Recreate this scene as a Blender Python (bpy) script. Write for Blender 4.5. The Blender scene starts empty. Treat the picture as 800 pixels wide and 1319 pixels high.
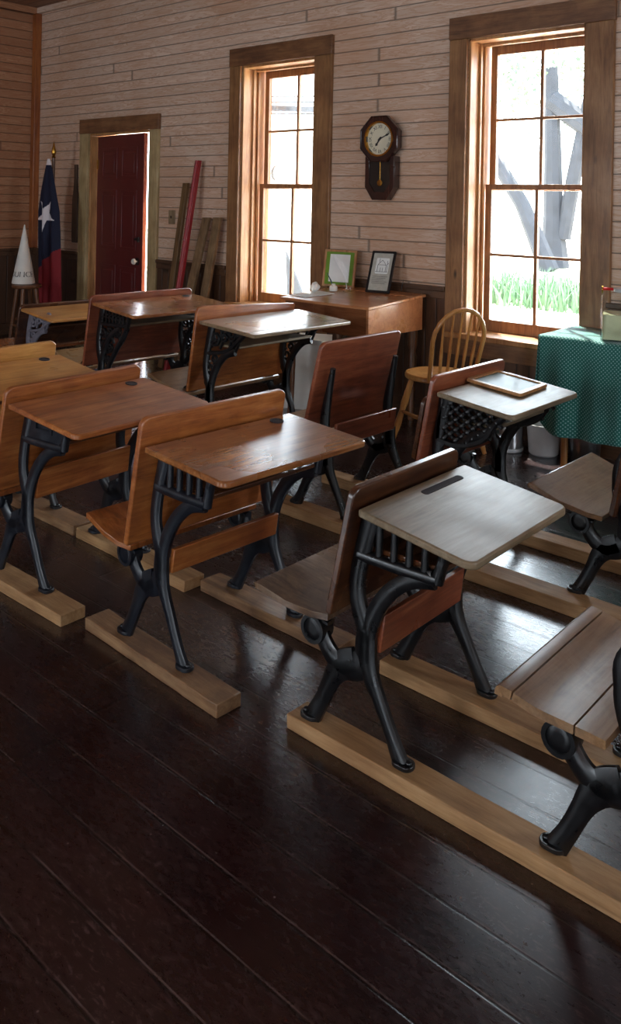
import bpy, bmesh, math, random
from mathutils import Vector, Matrix
random.seed(7)
PI = math.pi
SC = bpy.context.scene
COL = SC.collection

# ------------------------------------------------------------------ materials
class NT:
    def __init__(s, name):
        s.m = bpy.data.materials.new(name); s.m.use_nodes = True
        s.t = s.m.node_tree; s.n = s.t.nodes; s.n.clear()
        s.out = s.new('ShaderNodeOutputMaterial')
    def new(s, typ, **kw):
        n = s.n.new(typ)
        for k, v in kw.items():
            if k.startswith('i_'): n.inputs[k[2:].replace('_', ' ')].default_value = v
            else: setattr(n, k, v)
        return n
    def link(s, a, b): s.t.links.new(a, b)
    def math(s, op, a, b=None, c=None):
        n = s.new('ShaderNodeMath', operation=op)
        for i, v in enumerate((a, b, c)):
            if v is None: continue
            if isinstance(v, (int, float)): n.inputs[i].default_value = v
            else: s.link(v, n.inputs[i])
        return n.outputs[0]
    def mix(s, f, a, b, blend='MIX'):
        n = s.new('ShaderNodeMix', data_type='RGBA', blend_type=blend)
        for idx, v in ((0, f), (6, a), (7, b)):
            if isinstance(v, (int, float)): n.inputs[idx].default_value = v
            elif isinstance(v, (tuple, list)): n.inputs[idx].default_value = (*v[:3], 1)
            else: s.link(v, n.inputs[idx])
        return n.outputs[2]
    def ramp(s, f, stops):
        n = s.new('ShaderNodeValToRGB'); e = n.color_ramp.elements
        while len(e) < len(stops): e.new(0.5)
        for k, (p, c) in enumerate(stops):
            e[k].position = p
            e[k].color = (c, c, c, 1) if isinstance(c, (int, float)) else (*c[:3], 1)
        s.link(f, n.inputs[0]); return n.outputs[0]
    def coords(s, scale=(1, 1, 1), kind='Object', jitter=True):
        tc = s.new('ShaderNodeTexCoord'); v = tc.outputs[kind]
        if jitter:
            oi = s.new('ShaderNodeObjectInfo')
            k = s.new('ShaderNodeVectorMath', operation='ADD'); s.link(v, k.inputs[0])
            m = s.math('MULTIPLY', oi.outputs['Random'], 37.0)
            cx = s.new('ShaderNodeCombineXYZ'); s.link(m, cx.inputs[0]); s.link(m, cx.inputs[1]); s.link(m, cx.inputs[2])
            s.link(cx.outputs[0], k.inputs[1]); v = k.outputs[0]
        mp = s.new('ShaderNodeMapping'); mp.inputs['Scale'].default_value = scale
        s.link(v, mp.inputs['Vector']); return mp.outputs[0]
    def noise(s, v, scale=5, detail=4, rough=.55, dist=0):
        n = s.new('ShaderNodeTexNoise'); n.inputs['Scale'].default_value = scale; n.inputs['Detail'].default_value = detail
        n.inputs['Roughness'].default_value = rough; n.inputs['Distortion'].default_value = dist
        s.link(v, n.inputs['Vector']); return n.outputs['Fac']
    def bump(s, h, strength=.2, dist=.002):
        b = s.new('ShaderNodeBump'); b.inputs['Strength'].default_value = strength; b.inputs['Distance'].default_value = dist
        s.link(h, b.inputs['Height']); return b.outputs[0]
    def bsdf(s, color, rough=.5, metal=0, coat=0, normal=None, coat_rough=.1, **kw):
        p = s.new('ShaderNodeBsdfPrincipled')
        def put(k, v):
            if isinstance(v, (int, float)): p.inputs[k].default_value = v
            elif isinstance(v, (tuple, list)): p.inputs[k].default_value = (*v[:3], 1)
            else: s.link(v, p.inputs[k])
        put('Base Color', color); put('Roughness', rough); put('Metallic', metal); put('Coat Weight', coat); put('Coat Roughness', coat_rough)
        for k, v in kw.items(): put(k.replace('_', ' '), v)
        if normal is not None: s.link(normal, p.inputs['Normal'])
        s.link(p.outputs[0], s.out.inputs[0]); return p

def lin(r, g, b):
    f = lambda c: (c / 255 / 12.92) if c / 255 <= .04045 else ((c / 255 + .055) / 1.055) ** 2.4
    return (f(r), f(g), f(b))

def wood(name, dark, mid, light, axis='Y', rough=.3, coat=.3, grain=1.0, wear=None, wear_amt=.5, bump=.15, knots=0, crough=.15):
    """dark/mid/light sRGB 0-255; axis = grain direction in local space."""
    t = NT(name)
    sc = {'X': (1.2, 14, 14), 'Y': (14, 1.2, 14), 'Z': (14, 14, 1.2)}[axis]
    v = t.coords(sc)
    n1 = t.noise(v, 1.6 * grain, 6, .6, 1.2)
    fine = t.noise(v, 9 * grain, 4, .6, .3)
    v2 = t.coords((1, 1, 1)); big = t.noise(v2, 3.5, 3, .5)
    f = t.math('ADD', t.math('MULTIPLY', n1, .65), t.math('MULTIPLY', fine, .35))
    c = t.ramp(f, [(.3, lin(*dark)), (.5, lin(*mid)), (.7, lin(*light))])
    c = t.mix(t.ramp(big, [(.35, 0.0), (.75, .55)]), c, t.mix(1, c, lin(*mid), 'MULTIPLY'))
    r = rough
    if wear:
        w = t.ramp(t.noise(v2, 7, 6, .7, .6), [(.44, 0.0), (.8, wear_amt)])
        c = t.mix(w, c, lin(*wear))
    if knots:
        kv = t.coords({'X': (.9, 2.2, 2.2), 'Y': (2.2, .9, 2.2), 'Z': (2.2, 2.2, .9)}[axis])
        vo = t.new('ShaderNodeTexVoronoi'); vo.inputs['Scale'].default_value = 3.2; t.link(kv, vo.inputs['Vector'])
        k = t.ramp(vo.outputs['Distance'], [(.03, 1.0), (.12, 0.0)])
        c = t.mix(t.math('MULTIPLY', k, knots), c, lin(*[x * .35 for x in dark]))
    rr = t.ramp(big, [(.3, max(.05, rough - .08)), (.7, min(1, rough + .12))])
    t.bsdf(c, rr, coat=coat, normal=t.bump(f, bump, .002), coat_rough=crough)
    return t.m

def plain(name, rgb, rough=.5, metal=0, coat=0, var=.12, vscale=8, bump=0, **kw):
    t = NT(name); v = t.coords((1, 1, 1)); n = t.noise(v, vscale, 5, .6)
    L = lin(*rgb)
    c = t.ramp(n, [(.3, tuple(x * (1 - var) for x in L)), (.7, tuple(min(1, x * (1 + var)) for x in L))])
    t.bsdf(c, rough, metal, coat, t.bump(n, bump, .002) if bump else None, **kw)
    return t.m

M = {}
M['desk_orange'] = wood('varnished_oak', (116, 62, 27), (174, 102, 49), (206, 138, 76), 'Y', .34, 1.0, wear=(66, 34, 18), wear_amt=.35, crough=.25)
M['desk_gold'] = wood('golden_oak', (156, 100, 44), (204, 146, 78), (224, 172, 106), 'Y', .34, .8, wear=(90, 54, 24), wear_amt=.3, crough=.25)
M['desk_pale'] = wood('worn_maple', (104, 86, 62), (140, 122, 96), (166, 150, 124), 'Y', .46, .22, wear=(120, 84, 52), wear_amt=.5, crough=.35)
M['desk_sunlit'] = wood('waxed_maple', (112, 88, 62), (152, 128, 98), (180, 158, 128), 'Y', .3, 1.0, wear=(120, 80, 46), wear_amt=.3, crough=.2)
M['desk_waxed'] = wood('waxed_oak', (108, 61, 30), (162, 102, 55), (194, 136, 82), 'Y', .24, 1.0, wear=(70, 38, 22), wear_amt=.3, crough=.16)
M['desk_red'] = wood('red_cherry', (104, 50, 30), (156, 84, 54), (184, 112, 74), 'Y', .34, 1.0, wear=(70, 30, 18), wear_amt=.3, crough=.25)
M['desk_dark'] = wood('dark_walnut', (48, 26, 16), (88, 50, 28), (120, 74, 42), 'Y', .28, .5, wear=(34, 20, 14), wear_amt=.6)
M['seat_worn'] = wood('worn_seat_oak', (70, 48, 34), (140, 110, 84), (170, 146, 122), 'X', .3, 1.0, wear=(50, 30, 20), wear_amt=.9, crough=.2)
M['seat_orange'] = wood('seat_oak', (92, 48, 20), (148, 84, 40), (176, 110, 60), 'X', .28, .5, wear=(60, 32, 16), wear_amt=.4)
M['seat_tan'] = wood('tan_seat_maple', (110, 76, 46), (152, 114, 76), (178, 142, 104), 'Y', .32, 1.0, wear=(196, 178, 152), wear_amt=.3, crough=.24)
def iron_mat(name, rgb, rough):
    t = NT(name); v = t.coords((1, 1, 1)); n = t.noise(v, 26, 5, .6)
    L = lin(*rgb)
    c = t.ramp(n, [(.35, tuple(x * .75 for x in L)), (.6, L), (.78, tuple(min(1, x * 1.7 + .01) for x in L))])
    rust = t.ramp(t.noise(v, 14, 6, .7), [(.64, 0.0), (.76, .5)])
    c = t.mix(rust, c, lin(70, 50, 44))
    t.bsdf(c, t.ramp(n, [(.3, rough - .1), (.7, rough + .15)]), .0, .35, t.bump(n, .25, .0015), coat_rough=.25)
    return t.m
M['iron'] = iron_mat('black_cast_iron', (12, 13, 16), .34)
M['iron_blue'] = iron_mat('blue_black_cast_iron', (18, 23, 32), .38)
M['iron_grey'] = iron_mat('grey_painted_iron', (120, 114, 124), .55)
M['bolt'] = plain('steel_bolt', (150, 148, 146), .3, .9)
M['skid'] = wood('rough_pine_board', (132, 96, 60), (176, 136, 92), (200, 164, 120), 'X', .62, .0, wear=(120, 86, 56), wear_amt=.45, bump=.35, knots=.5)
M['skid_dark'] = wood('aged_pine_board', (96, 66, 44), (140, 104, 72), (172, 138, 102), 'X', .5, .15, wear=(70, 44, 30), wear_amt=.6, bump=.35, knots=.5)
M['trim'] = wood('stained_pine_trim', (106, 70, 42), (152, 108, 68), (176, 130, 86), 'Z', .45, .15, wear=(92, 60, 36), wear_amt=.4, knots=.9)
M['trim_h'] = wood('stained_pine_head', (92, 58, 38), (134, 92, 60), (158, 116, 78), 'X', .45, .15, wear=(66, 40, 26), wear_amt=.5, knots=.9)
M['jamb'] = wood('honey_pine_jamb', (140, 92, 50), (184, 132, 82), (206, 160, 106), 'Z', .45, .1)
M['sash'] = wood('pine_sash', (112, 72, 42), (156, 108, 66), (180, 134, 88), 'Z', .42, .15)
M['corner'] = wood('orange_pine_trim', (120, 62, 26), (160, 92, 44), (184, 116, 62), 'Z', .4, .2)
M['door_trim'] = wood('pale_pine_trim', (140, 116, 78), (184, 160, 116), (204, 182, 140), 'Z', .5, .1, wear=(120, 96, 62), wear_amt=.4, knots=.8)
M['baseboard'] = wood('dark_baseboard', (60, 38, 24), (92, 60, 38), (112, 78, 50), 'X', .45, .15)
M['plank_grey'] = wood('weathered_plank', (96, 72, 46), (140, 110, 76), (166, 136, 100), 'Z', .6, 0, wear=(80, 58, 38), wear_amt=.5, knots=.7)
M['plank_brown'] = wood('brown_board', (84, 60, 34), (118, 88, 54), (140, 108, 70), 'Z', .5, .1)
M['paddle'] = wood('dark_paddle', (60, 44, 34), (92, 70, 54), (112, 88, 68), 'Z', .5, .1)
M['red_paint'] = plain('red_painted_wood', (150, 34, 40), .4, 0, .2, .2)
M['door_red'] = plain('dark_red_paint', (96, 30, 30), .42, 0, .25, .12, 5)
M['chair'] = wood('honey_chair', (136, 84, 36), (184, 126, 64), (208, 154, 92), 'Z', .35, .35)
M['tdesk'] = wood('teacher_desk_pine', (168, 102, 60), (204, 140, 92), (220, 164, 116), 'X', .3, .4)  # lit copy: window light on lid and sides put into the colour
M['tdesk_top'] = wood('teacher_desk_top', (100, 56, 32), (138, 84, 52), (160, 106, 70), 'X', .22, .6)  # same wood, shaded copy: shade on the front panel painted in
M['white'] = plain('white_card', (226, 222, 214), .6, 0, 0, .05)
M['paper'] = plain('white_paper', (232, 232, 228), .7, 0, 0, .04)
M['ink'] = plain('black_ink', (40, 36, 34), .6)
M['black'] = plain('black_lacquer', (22, 20, 22), .3, 0, .4)
M['clock_wood'] = wood('dark_rosewood', (34, 16, 14), (58, 30, 26), (80, 44, 36), 'Z', .22, .6)
M['dial'] = plain('ivory_dial', (224, 216, 190), .5, 0, 0, .06)
M['brass'] = plain('brass', (200, 150, 66), .25, 1)
M['green_mat'] = plain('green_mat_board', (104, 140, 34), .7)
M['steel'] = plain('brushed_steel', (176, 176, 178), .28, .95, 0, .1, 20)
M['enamel'] = plain('white_enamel', (206, 208, 210), .3, 0, .4)
M['porcelain'] = plain('white_porcelain', (236, 232, 222), .15, 0, .5)
M['slate'] = plain('slate_board', (60, 84, 76), .5, 0, .1, .25, 12)
M['sketch'] = plain('grey_print', (178, 174, 162), .5, 0, .3, .12, 30)
M['feather'] = plain('white_feather', (238, 238, 236), .7)
M['pen'] = plain('dark_pen', (36, 60, 70), .4)
M['red_handle'] = plain('red_plastic', (200, 30, 36), .3, 0, .4)
M['lemon'] = plain('pale_drink', (206, 210, 170), .2)
M['stool'] = wood('stool_wood', (74, 42, 24), (112, 70, 42), (136, 92, 58), 'Z', .4, .3)
M['matte_dark'] = plain('dark_recess', (40, 32, 36), .8)
M['switch'] = wood('switch_plate', (110, 90, 64), (146, 122, 92), (160, 138, 110), 'Z', .5, .1)

def glass_mat(name, refl=1.0, tint=(.95, .97, .97)):
    t = NT(name)
    tr = t.new('ShaderNodeBsdfTransparent'); tr.inputs[0].default_value = (*tint, 1)
    gl = t.new('ShaderNodeBsdfGlossy'); gl.inputs['Roughness'].default_value = .03
    fr = t.new('ShaderNodeFresnel'); fr.inputs[0].default_value = 1.45
    mx = t.new('ShaderNodeMixShader'); t.link(t.math('MULTIPLY', fr.outputs[0], refl), mx.inputs[0])
    t.link(tr.outputs[0], mx.inputs[1]); t.link(gl.outputs[0], mx.inputs[2]); t.link(mx.outputs[0], t.out.inputs[0])
    return t.m
M['glass'] = glass_mat('window_glass', .8)
M['clear_glass'] = glass_mat('clear_glass', .35, (.975, .985, .98))

def boards_mat(name, base_lo, base_hi, pitch, along='X', up='Z', seg=2.4, rough=.55, groove=.06, coat=0, streak=(150, 100, 66), offs=0.0, spec=.5, tint=0, worn_edges=0):
    t = NT(name)
    tc = t.new('ShaderNodeTexCoord'); sp = t.new('ShaderNodeSeparateXYZ'); t.link(tc.outputs['Object'], sp.inputs[0])
    ax = {'X': 0, 'Y': 1, 'Z': 2}
    u = t.math('DIVIDE', t.math('ADD', sp.outputs[ax[up]], offs), pitch)
    row = t.math('FLOOR', u); fr = t.math('FRACT', u)
    wn = t.new('ShaderNodeTexWhiteNoise', noise_dimensions='1D'); t.link(row, wn.inputs['W'])
    a = sp.outputs[ax[along]]
    a2 = t.math('ADD', t.math('DIVIDE', a, seg), t.math('MULTIPLY', wn.outputs['Value'], 7.3))
    sg = t.math('FLOOR', a2); sf = t.math('FRACT', a2)
    cx = t.new('ShaderNodeCombineXYZ'); t.link(row, cx.inputs[0]); t.link(sg, cx.inputs[1])
    wn2 = t.new('ShaderNodeTexWhiteNoise', noise_dimensions='2D'); t.link(cx.outputs[0], wn2.inputs['Vector'])
    rnd = wn2.outputs['Value']
    # grain coordinates: along / across + per-board offset
    g = t.new('ShaderNodeCombineXYZ')
    t.link(t.math('ADD', t.math('MULTIPLY', a, 1.3), t.math('MULTIPLY', rnd, 53)), g.inputs[0])
    t.link(t.math('MULTIPLY', u, 1.1), g.inputs[1]); t.link(t.math('MULTIPLY', rnd, 31), g.inputs[2])
    n1 = t.noise(g.outputs[0], 1.5, 5, .6, 2.2)
    g2 = t.new('ShaderNodeCombineXYZ')
    t.link(t.math('ADD', t.math('MULTIPLY', a, 2.5), t.math('MULTIPLY', rnd, 11)), g2.inputs[0]); t.link(t.math('MULTIPLY', u, 7), g2.inputs[1])
    n2 = t.noise(g2.outputs[0], 2.0, 4, .6, .8)
    f = t.math('ADD', t.math('ADD', t.math('MULTIPLY', n1, .5), t.math('MULTIPLY', n2, .3)), t.math('MULTIPLY', rnd, .22))
    c = t.ramp(f, [(.3, lin(*base_lo)), (.75, lin(*base_hi))])
    st = t.ramp(t.math('FRACT', t.math('MULTIPLY', n1, 5.0)), [(.25, 0.0), (.6, .5), (.78, .62), (.86, 0.0)])
    c = t.mix(st, c, lin(*streak))
    if tint:
        tv = t.noise(t.coords((.55, .55, .55), jitter=False), 1.6, 4, .6, .5)
        c = t.mix(t.math('MULTIPLY', t.ramp(t.math('ADD', tv, t.math('MULTIPLY', rnd, .14)), [(.5, 0.0), (.72, 1.0)]), tint), c, lin(*streak))
    e = t.math('MINIMUM', fr, t.math('SUBTRACT', 1, fr))
    gm = t.ramp(e, [(groove * .35, 1.0), (groove, 0.0)])
    e2 = t.math('MINIMUM', sf, t.math('SUBTRACT', 1, sf))
    gm2 = t.ramp(e2, [(.0008, 1.0), (.0016, 0.0)])
    gg = t.math('MAXIMUM', gm, gm2)
    c = t.mix(t.math('MULTIPLY', gg, .75), c, tuple(x * .18 for x in lin(*base_lo)))
    if worn_edges:
        ln = t.ramp(t.math('ABSOLUTE', t.math('SUBTRACT', fr, .045)), [(.008, 1.0), (.02, 0.0)])
        br = t.ramp(t.noise(g.outputs[0], 3.5, 4, .6), [(.42, 0.0), (.58, 1.0)])
        c = t.mix(t.math('MULTIPLY', t.math('MULTIPLY', ln, br), worn_edges), c, lin(128, 108, 104))
    h = t.math('SUBTRACT', t.math('MULTIPLY', n2, .12), gg)
    t.bsdf(c, rough, 0, coat, t.bump(h, .6, .004), Specular_IOR_Level=spec)
    return t
WALL_LO, WALL_HI = (198, 170, 148), (238, 216, 198)
M['wall'] = boards_mat('pale_pine_boarding', WALL_LO, WALL_HI, .0905, 'X', 'Z', 4.6, .5, streak=(188, 138, 102), tint=.55).m
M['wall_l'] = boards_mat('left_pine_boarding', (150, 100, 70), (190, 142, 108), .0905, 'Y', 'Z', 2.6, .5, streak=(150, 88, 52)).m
M['wall_o'] = boards_mat('other_pine_boarding', WALL_LO, WALL_HI, .0905, 'Y', 'Z', 2.6, .5).m
M['ceil'] = boards_mat('ceiling_boarding', (120, 88, 70), (150, 116, 94), .11, 'X', 'Y', 3.0, .6).m
M['wains'] = boards_mat('wainscot_boards', (66, 42, 28), (104, 70, 46), .085, 'Z', 'X', 9.0, .42, .07, streak=(70, 42, 26), coat=.15).m
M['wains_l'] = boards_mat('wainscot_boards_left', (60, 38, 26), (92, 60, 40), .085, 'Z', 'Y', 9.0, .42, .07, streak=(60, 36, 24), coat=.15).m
def floor_mat():
    t = boards_mat('dark_floorboards', (26, 11, 12), (46, 22, 22), .128, 'X', 'Y', 2.7, .25, .035, 0, streak=(40, 18, 18), offs=.02, worn_edges=.4)
    p = [n for n in t.n if n.type == 'BSDF_PRINCIPLED'][0]
    col = p.inputs['Base Color'].links[0].from_socket
    v = t.coords((1, 2.5, 1), jitter=False)
    sc = t.noise(v, 34, 8, .75, .6); blot = t.noise(t.coords((1, 1, 1), jitter=False), 1.7, 5, .6, .4)
    w = t.math('MULTIPLY', t.ramp(sc, [(.53, 0.0), (.66, .75)]), t.ramp(blot, [(.4, .15), (.65, 1.0)]))
    c = t.mix(w, col, lin(92, 70, 70))
    vo = t.new('ShaderNodeTexVoronoi'); vo.inputs['Scale'].default_value = 16; t.link(t.coords((1, 1, 1), jitter=False), vo.inputs['Vector'])
    sp = t.ramp(vo.outputs['Distance'], [(.02, .55), (.055, 0.0)])
    c = t.mix(sp, c, lin(150, 130, 124))
    t.link(c, p.inputs['Base Color'])
    [n for n in t.n if n.type == 'BUMP'][0].inputs['Strength'].default_value = .25
    p.inputs['Coat Weight'].default_value = .45; p.inputs['Coat Roughness'].default_value = .22
    t.link(t.ramp(t.math('ADD', t.math('MULTIPLY', sc, .5), t.math('MULTIPLY', blot, .5)), [(.35, .2), (.65, .36)]), p.inputs['Roughness'])
    return t.m
M['floor'] = floor_mat()
def cloth_mat():
    t = NT('teal_dotted_cloth')
    tc = t.new('ShaderNodeTexCoord'); u = tc.outputs['UV']
    mp = t.new('ShaderNodeMapping'); mp.inputs['Rotation'].default_value = (0, 0, PI / 4); mp.inputs['Scale'].default_value = (70, 70, 70); t.link(u, mp.inputs[0])
    fr = t.new('ShaderNodeVectorMath', operation='FRACTION'); t.link(mp.outputs[0], fr.inputs[0])
    d = t.new('ShaderNodeVectorMath', operation='DISTANCE'); t.link(fr.outputs[0], d.inputs[0]); d.inputs[1].default_value = (.5, .5, 0)
    dot = t.ramp(d.outputs['Value'], [(.2, 1.0), (.3, 0.0)])
    n = t.noise(t.coords((1, 1, 1)), 5, 3)
    c = t.ramp(n, [(.3, lin(8, 92, 84)), (.7, lin(16, 112, 100))])
    c = t.mix(t.math('MULTIPLY', dot, .8), c, lin(150, 196, 190))
    t.bsdf(c, .8, Sheen_Weight=.3); return t.m
M['cloth'] = cloth_mat()
M['flag_blue'] = plain('flag_blue', (16, 19, 46), .8); M['flag_white'] = plain('flag_white', (222, 214, 216), .8, 0, 0, .05); M['flag_red'] = plain('flag_red', (130, 22, 30), .8)
M['grass'] = plain('green_blades', (76, 104, 74), .7, 0, 0, .3, 3)
M['soil'] = plain('dry_ground', (188, 178, 160), .9, 0, 0, .2, 1.5)
M['path'] = plain('pale_path', (214, 208, 198), .9, 0, 0, .08, 2)
M['bark'] = plain('grey_bark', (36, 38, 44), .9, 0, 0, .3, 4)
M['leaf'] = plain('grey_green_leaf', (74, 90, 72), .7, 0, 0, .35, 2)
M['shed'] = boards_mat('weathered_shed_boards', (196, 192, 184), (222, 218, 210), .14, 'Z', 'X', 8.0, .8, .04, streak=(180, 174, 164)).m
M['shed_roof'] = plain('shed_roof', (52, 53, 56), .7)
M['dark_hole'] = plain('shed_dark_inside', (30, 32, 40), .9)
M['dark_sheet'] = plain('dark_grey_sheet', (42, 46, 52), .8)  # shadow grey for the triangle outside the left window

# ------------------------------------------------------------------ mesh collection
class G:
    def __init__(s): s.v = []; s.f = []; s.mi = []; s.uv = None
    def add(s, vs, fs, mi=0):
        o = len(s.v); s.v += [tuple(p) for p in vs]
        s.f += [tuple(i + o for i in f) for f in fs]; s.mi += [mi] * len(fs); return s
    def box(s, x0, x1, y0, y1, z0, z1, mi=0):
        vs = [(x, y, z) for x in (x0, x1) for y in (y0, y1) for z in (z0, z1)]
        return s.add(vs, [(0, 1, 3, 2), (4, 6, 7, 5), (0, 4, 5, 1), (2, 3, 7, 6), (0, 2, 6, 4), (1, 5, 7, 3)], mi)
    def prism(s, poly, fn, t0, t1, mi=0):
        """poly 2D, fn(a,b,t)->3D"""
        n = len(poly)
        vs = [fn(a, b, t0) for a, b in poly] + [fn(a, b, t1) for a, b in poly]
        fs = [tuple(range(n))[::-1], tuple(range(n, 2 * n))] + [(i, (i + 1) % n, n + (i + 1) % n, n + i) for i in range(n)]
        return s.add(vs, fs, mi)
    def ring(s, outer, inner, fn, t0, t1, mi=0):
        n = len(outer); vs = []
        for t in (t0, t1):
            vs += [fn(a, b, t) for a, b in outer] + [fn(a, b, t) for a, b in inner]
        fs = []
        for i in range(n):
            j = (i + 1) % n
            fs += [(i, j, n + j, n + i), (2 * n + i, 3 * n + i, 3 * n + j, 2 * n + j), (i, 2 * n + i, 2 * n + j, j), (n + i, n + j, 3 * n + j, 3 * n + i)]
        return s.add(vs, fs, mi)
    def lathe(s, prof, n=24, c=(0, 0, 0), axis='Z', cap=True, mi=0):
        vs = []
        for r, h in prof:
            for i in range(n):
                a = 2 * PI * i / n; x, y = r * math.cos(a), r * math.sin(a)
                p = {'Z': (x, y, h), 'Y': (x, h, y), 'X': (h, x, y)}[axis]
                vs.append((c[0] + p[0], c[1] + p[1], c[2] + p[2]))
        fs = []
        for k in range(len(prof) - 1):
            for i in range(n):
                j = (i + 1) % n; fs.append((k * n + i, k * n + j, (k + 1) * n + j, (k + 1) * n + i))
        if cap: fs += [tuple(range(n))[::-1], tuple(range((len(prof) - 1) * n, len(prof) * n))]
        return s.add(vs, fs, mi)
    def tube(s, pts, rad, n=10, mi=0, cap=True):
        pts = [Vector(p) for p in pts]; m = len(pts)
        if isinstance(rad, (int, float)): rad = [rad] * m
        vs = []; up = None
        for k, p in enumerate(pts):
            d = (pts[min(k + 1, m - 1)] - pts[max(k - 1, 0)]).normalized()
            if up is None:
                up = Vector((0, 0, 1)) if abs(d.z) < .9 else Vector((1, 0, 0))
            sx = d.cross(up).normalized(); up = sx.cross(d).normalized()
            for i in range(n):
                a = 2 * PI * i / n; vs.append(p + sx * (rad[k] * math.cos(a)) + up * (rad[k] * math.sin(a)))
        fs = []
        for k in range(m - 1):
            for i in range(n):
                j = (i + 1) % n; fs.append((k * n + i, k * n + j, (k + 1) * n + j, (k + 1) * n + i))
        if cap: fs += [tuple(range(n))[::-1], tuple(range((m - 1) * n, m * n))]
        return s.add(vs, fs, mi)
    def ribbon(s, pts, wid, y, t, closed=False, smooth=True, mi=0, step=6):
        """cast bar in the XZ plane: centre line pts, width wid, thickness t in Y, ridged octagon section"""
        if isinstance(wid, (int, float)): wid = [wid] * len(pts)
        P = [(p[0], p[1], w) for p, w in zip(pts, wid)]
        Q = []
        n = len(P)
        if smooth and n > 2:
            rng = range(n) if closed else range(n - 1)
            for i in rng:
                p0 = P[(i - 1) % n] if closed else P[max(i - 1, 0)]
                p1 = P[i]; p2 = P[(i + 1) % n]
                p3 = P[(i + 2) % n] if closed else P[min(i + 2, n - 1)]
                for k in range(step):
                    u = k / step
                    Q.append(tuple(.5 * (2 * b + (c - a) * u + (2 * a - 5 * b + 4 * c - d) * u * u + (3 * b - a - 3 * c + d) * u ** 3) for a, b, c, d in zip(p0, p1, p2, p3)))
            if not closed: Q.append(P[-1])
        else: Q = P
        sec = [(1, .45), (.55, 1), (-.55, 1), (-1, .45), (-1, -.45), (-.55, -1), (.55, -1), (1, -.45)]
        vs = []; m = len(Q); last = None
        for k, (x, z, w) in enumerate(Q):
            a = Q[(k - 1) % m] if closed else Q[max(k - 1, 0)]; b = Q[(k + 1) % m] if closed else Q[min(k + 1, m - 1)]
            dx, dz = b[0] - a[0], b[1] - a[1]; L = math.hypot(dx, dz) or 1; nx, nz = -dz / L, dx / L
            for p, q in sec: vs.append((x + nx * p * w / 2, y + q * t / 2, z + nz * p * w / 2))
        fs = []
        for k in range(m if closed else m - 1):
            k2 = (k + 1) % m
            for i in range(8):
                j = (i + 1) % 8; fs.append((k * 8 + i, k * 8 + j, k2 * 8 + j, k2 * 8 + i))
        if not closed: fs += [tuple(range(8))[::-1], tuple(range((m - 1) * 8, m * 8))]
        return s.add(vs, fs, mi)
    def map(s, fn): s.v = [tuple(fn(*p)) for p in s.v]; return s
    def build(s, name, mat, parent=None, bevel=0, smooth=True, angle=35, uv=None):
        me = bpy.data.meshes.new(name); me.from_pydata(s.v, [], s.f); me.update()
        bm = bmesh.new(); bm.from_mesh(me); bmesh.ops.recalc_face_normals(bm, faces=bm.faces); bm.to_mesh(me); bm.free()
        mats = mat if isinstance(mat, (list, tuple)) else [mat]
        for m in mats: me.materials.append(m)
        if len(mats) > 1:
            for p, i in zip(me.polygons, s.mi): p.material_index = i
        if uv:
            L = me.uv_layers.new(name='UVMap')
            for lp in me.loops: L.data[lp.index].uv = uv[lp.vertex_index]
        if smooth:
            me.shade_smooth(); me.set_sharp_from_angle(angle=math.radians(angle))
        o = bpy.data.objects.new(name, me); COL.objects.link(o)
        if parent: o.parent = parent
        if bevel:
            b = o.modifiers.new('bevel', 'BEVEL'); b.width = bevel; b.segments = 2; b.limit_method = 'ANGLE'; b.angle_limit = math.radians(40)
        return o

XZ = lambda y0=0: (lambda a, b, t: (a, t, b))      # polygon in X-Z, extruded along Y
def circ(cx, cz, r, n=20, rz=None):
    return [(cx + r * math.cos(2 * PI * i / n), cz + (rz or r) * math.sin(2 * PI * i / n)) for i in range(n)]
def rrect(x0, x1, y0, y1, r, n=5, corners=(1, 1, 1, 1)):
    out = []
    for (cx, cy, a0, on) in ((x1 - r, y1 - r, 0, corners[0]), (x0 + r, y1 - r, 90, corners[1]), (x0 + r, y0 + r, 180, corners[2]), (x1 - r, y0 + r, 270, corners[3])):
        if on:
            for k in range(n + 1):
                a = math.radians(a0 + 90 * k / n); out.append((cx + r * math.cos(a), cy + r * math.sin(a)))
        else: out.append((x1 if a0 in (0, 270) else x0, y1 if a0 in (0, 90) else y0))
    return out
def thing(name, label, cat, loc=(0, 0, 0), rz=0, group=None):
    o = bpy.data.objects.new(name, None); COL.objects.link(o); o.empty_display_size = .1
    o.location = loc; o.rotation_euler = (0, 0, rz)
    return tag(o, label, cat, group)
def tag(o, label, cat, group=None, kind=None):
    o['label'] = label; o['category'] = cat
    if group: o['group'] = group
    if kind: o['kind'] = kind
    return o
def struct(o, label=None):
    o['kind'] = 'structure'
    if label: o['label'] = label
    return o

# ------------------------------------------------------------------ room shell
XL, XR, YB, YW, HC = -8.22, 2.6, -3.6, 4.82, 3.42
WT = .32
OPEN = [(-5.07, -4.265, .60, 2.53), (-2.945, -2.145, .60, 2.515)]
DOOR = (-7.22, -6.25, 0.0, 2.06)
def wall_cells(xs, zs, holes, fn, t0, t1):
    g = G(); xs = sorted(set(xs)); zs = sorted(set(zs))
    for i in range(len(xs) - 1):
        for k in range(len(zs) - 1):
            cx, cz = (xs[i] + xs[i + 1]) / 2, (zs[k] + zs[k + 1]) / 2
            if any(a < cx < b and c < cz < d for a, b, c, d in holes): continue
            g.prism([(xs[i], zs[k]), (xs[i + 1], zs[k]), (xs[i + 1], zs[k + 1]), (xs[i], zs[k + 1])], fn, t0, t1)
    return g
holes = OPEN + [DOOR]
xs = [XL - .2, XR + .2] + [v for h in holes for v in h[:2]]; zs = [0, HC] + [v for h in holes for v in h[2:]]
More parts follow.
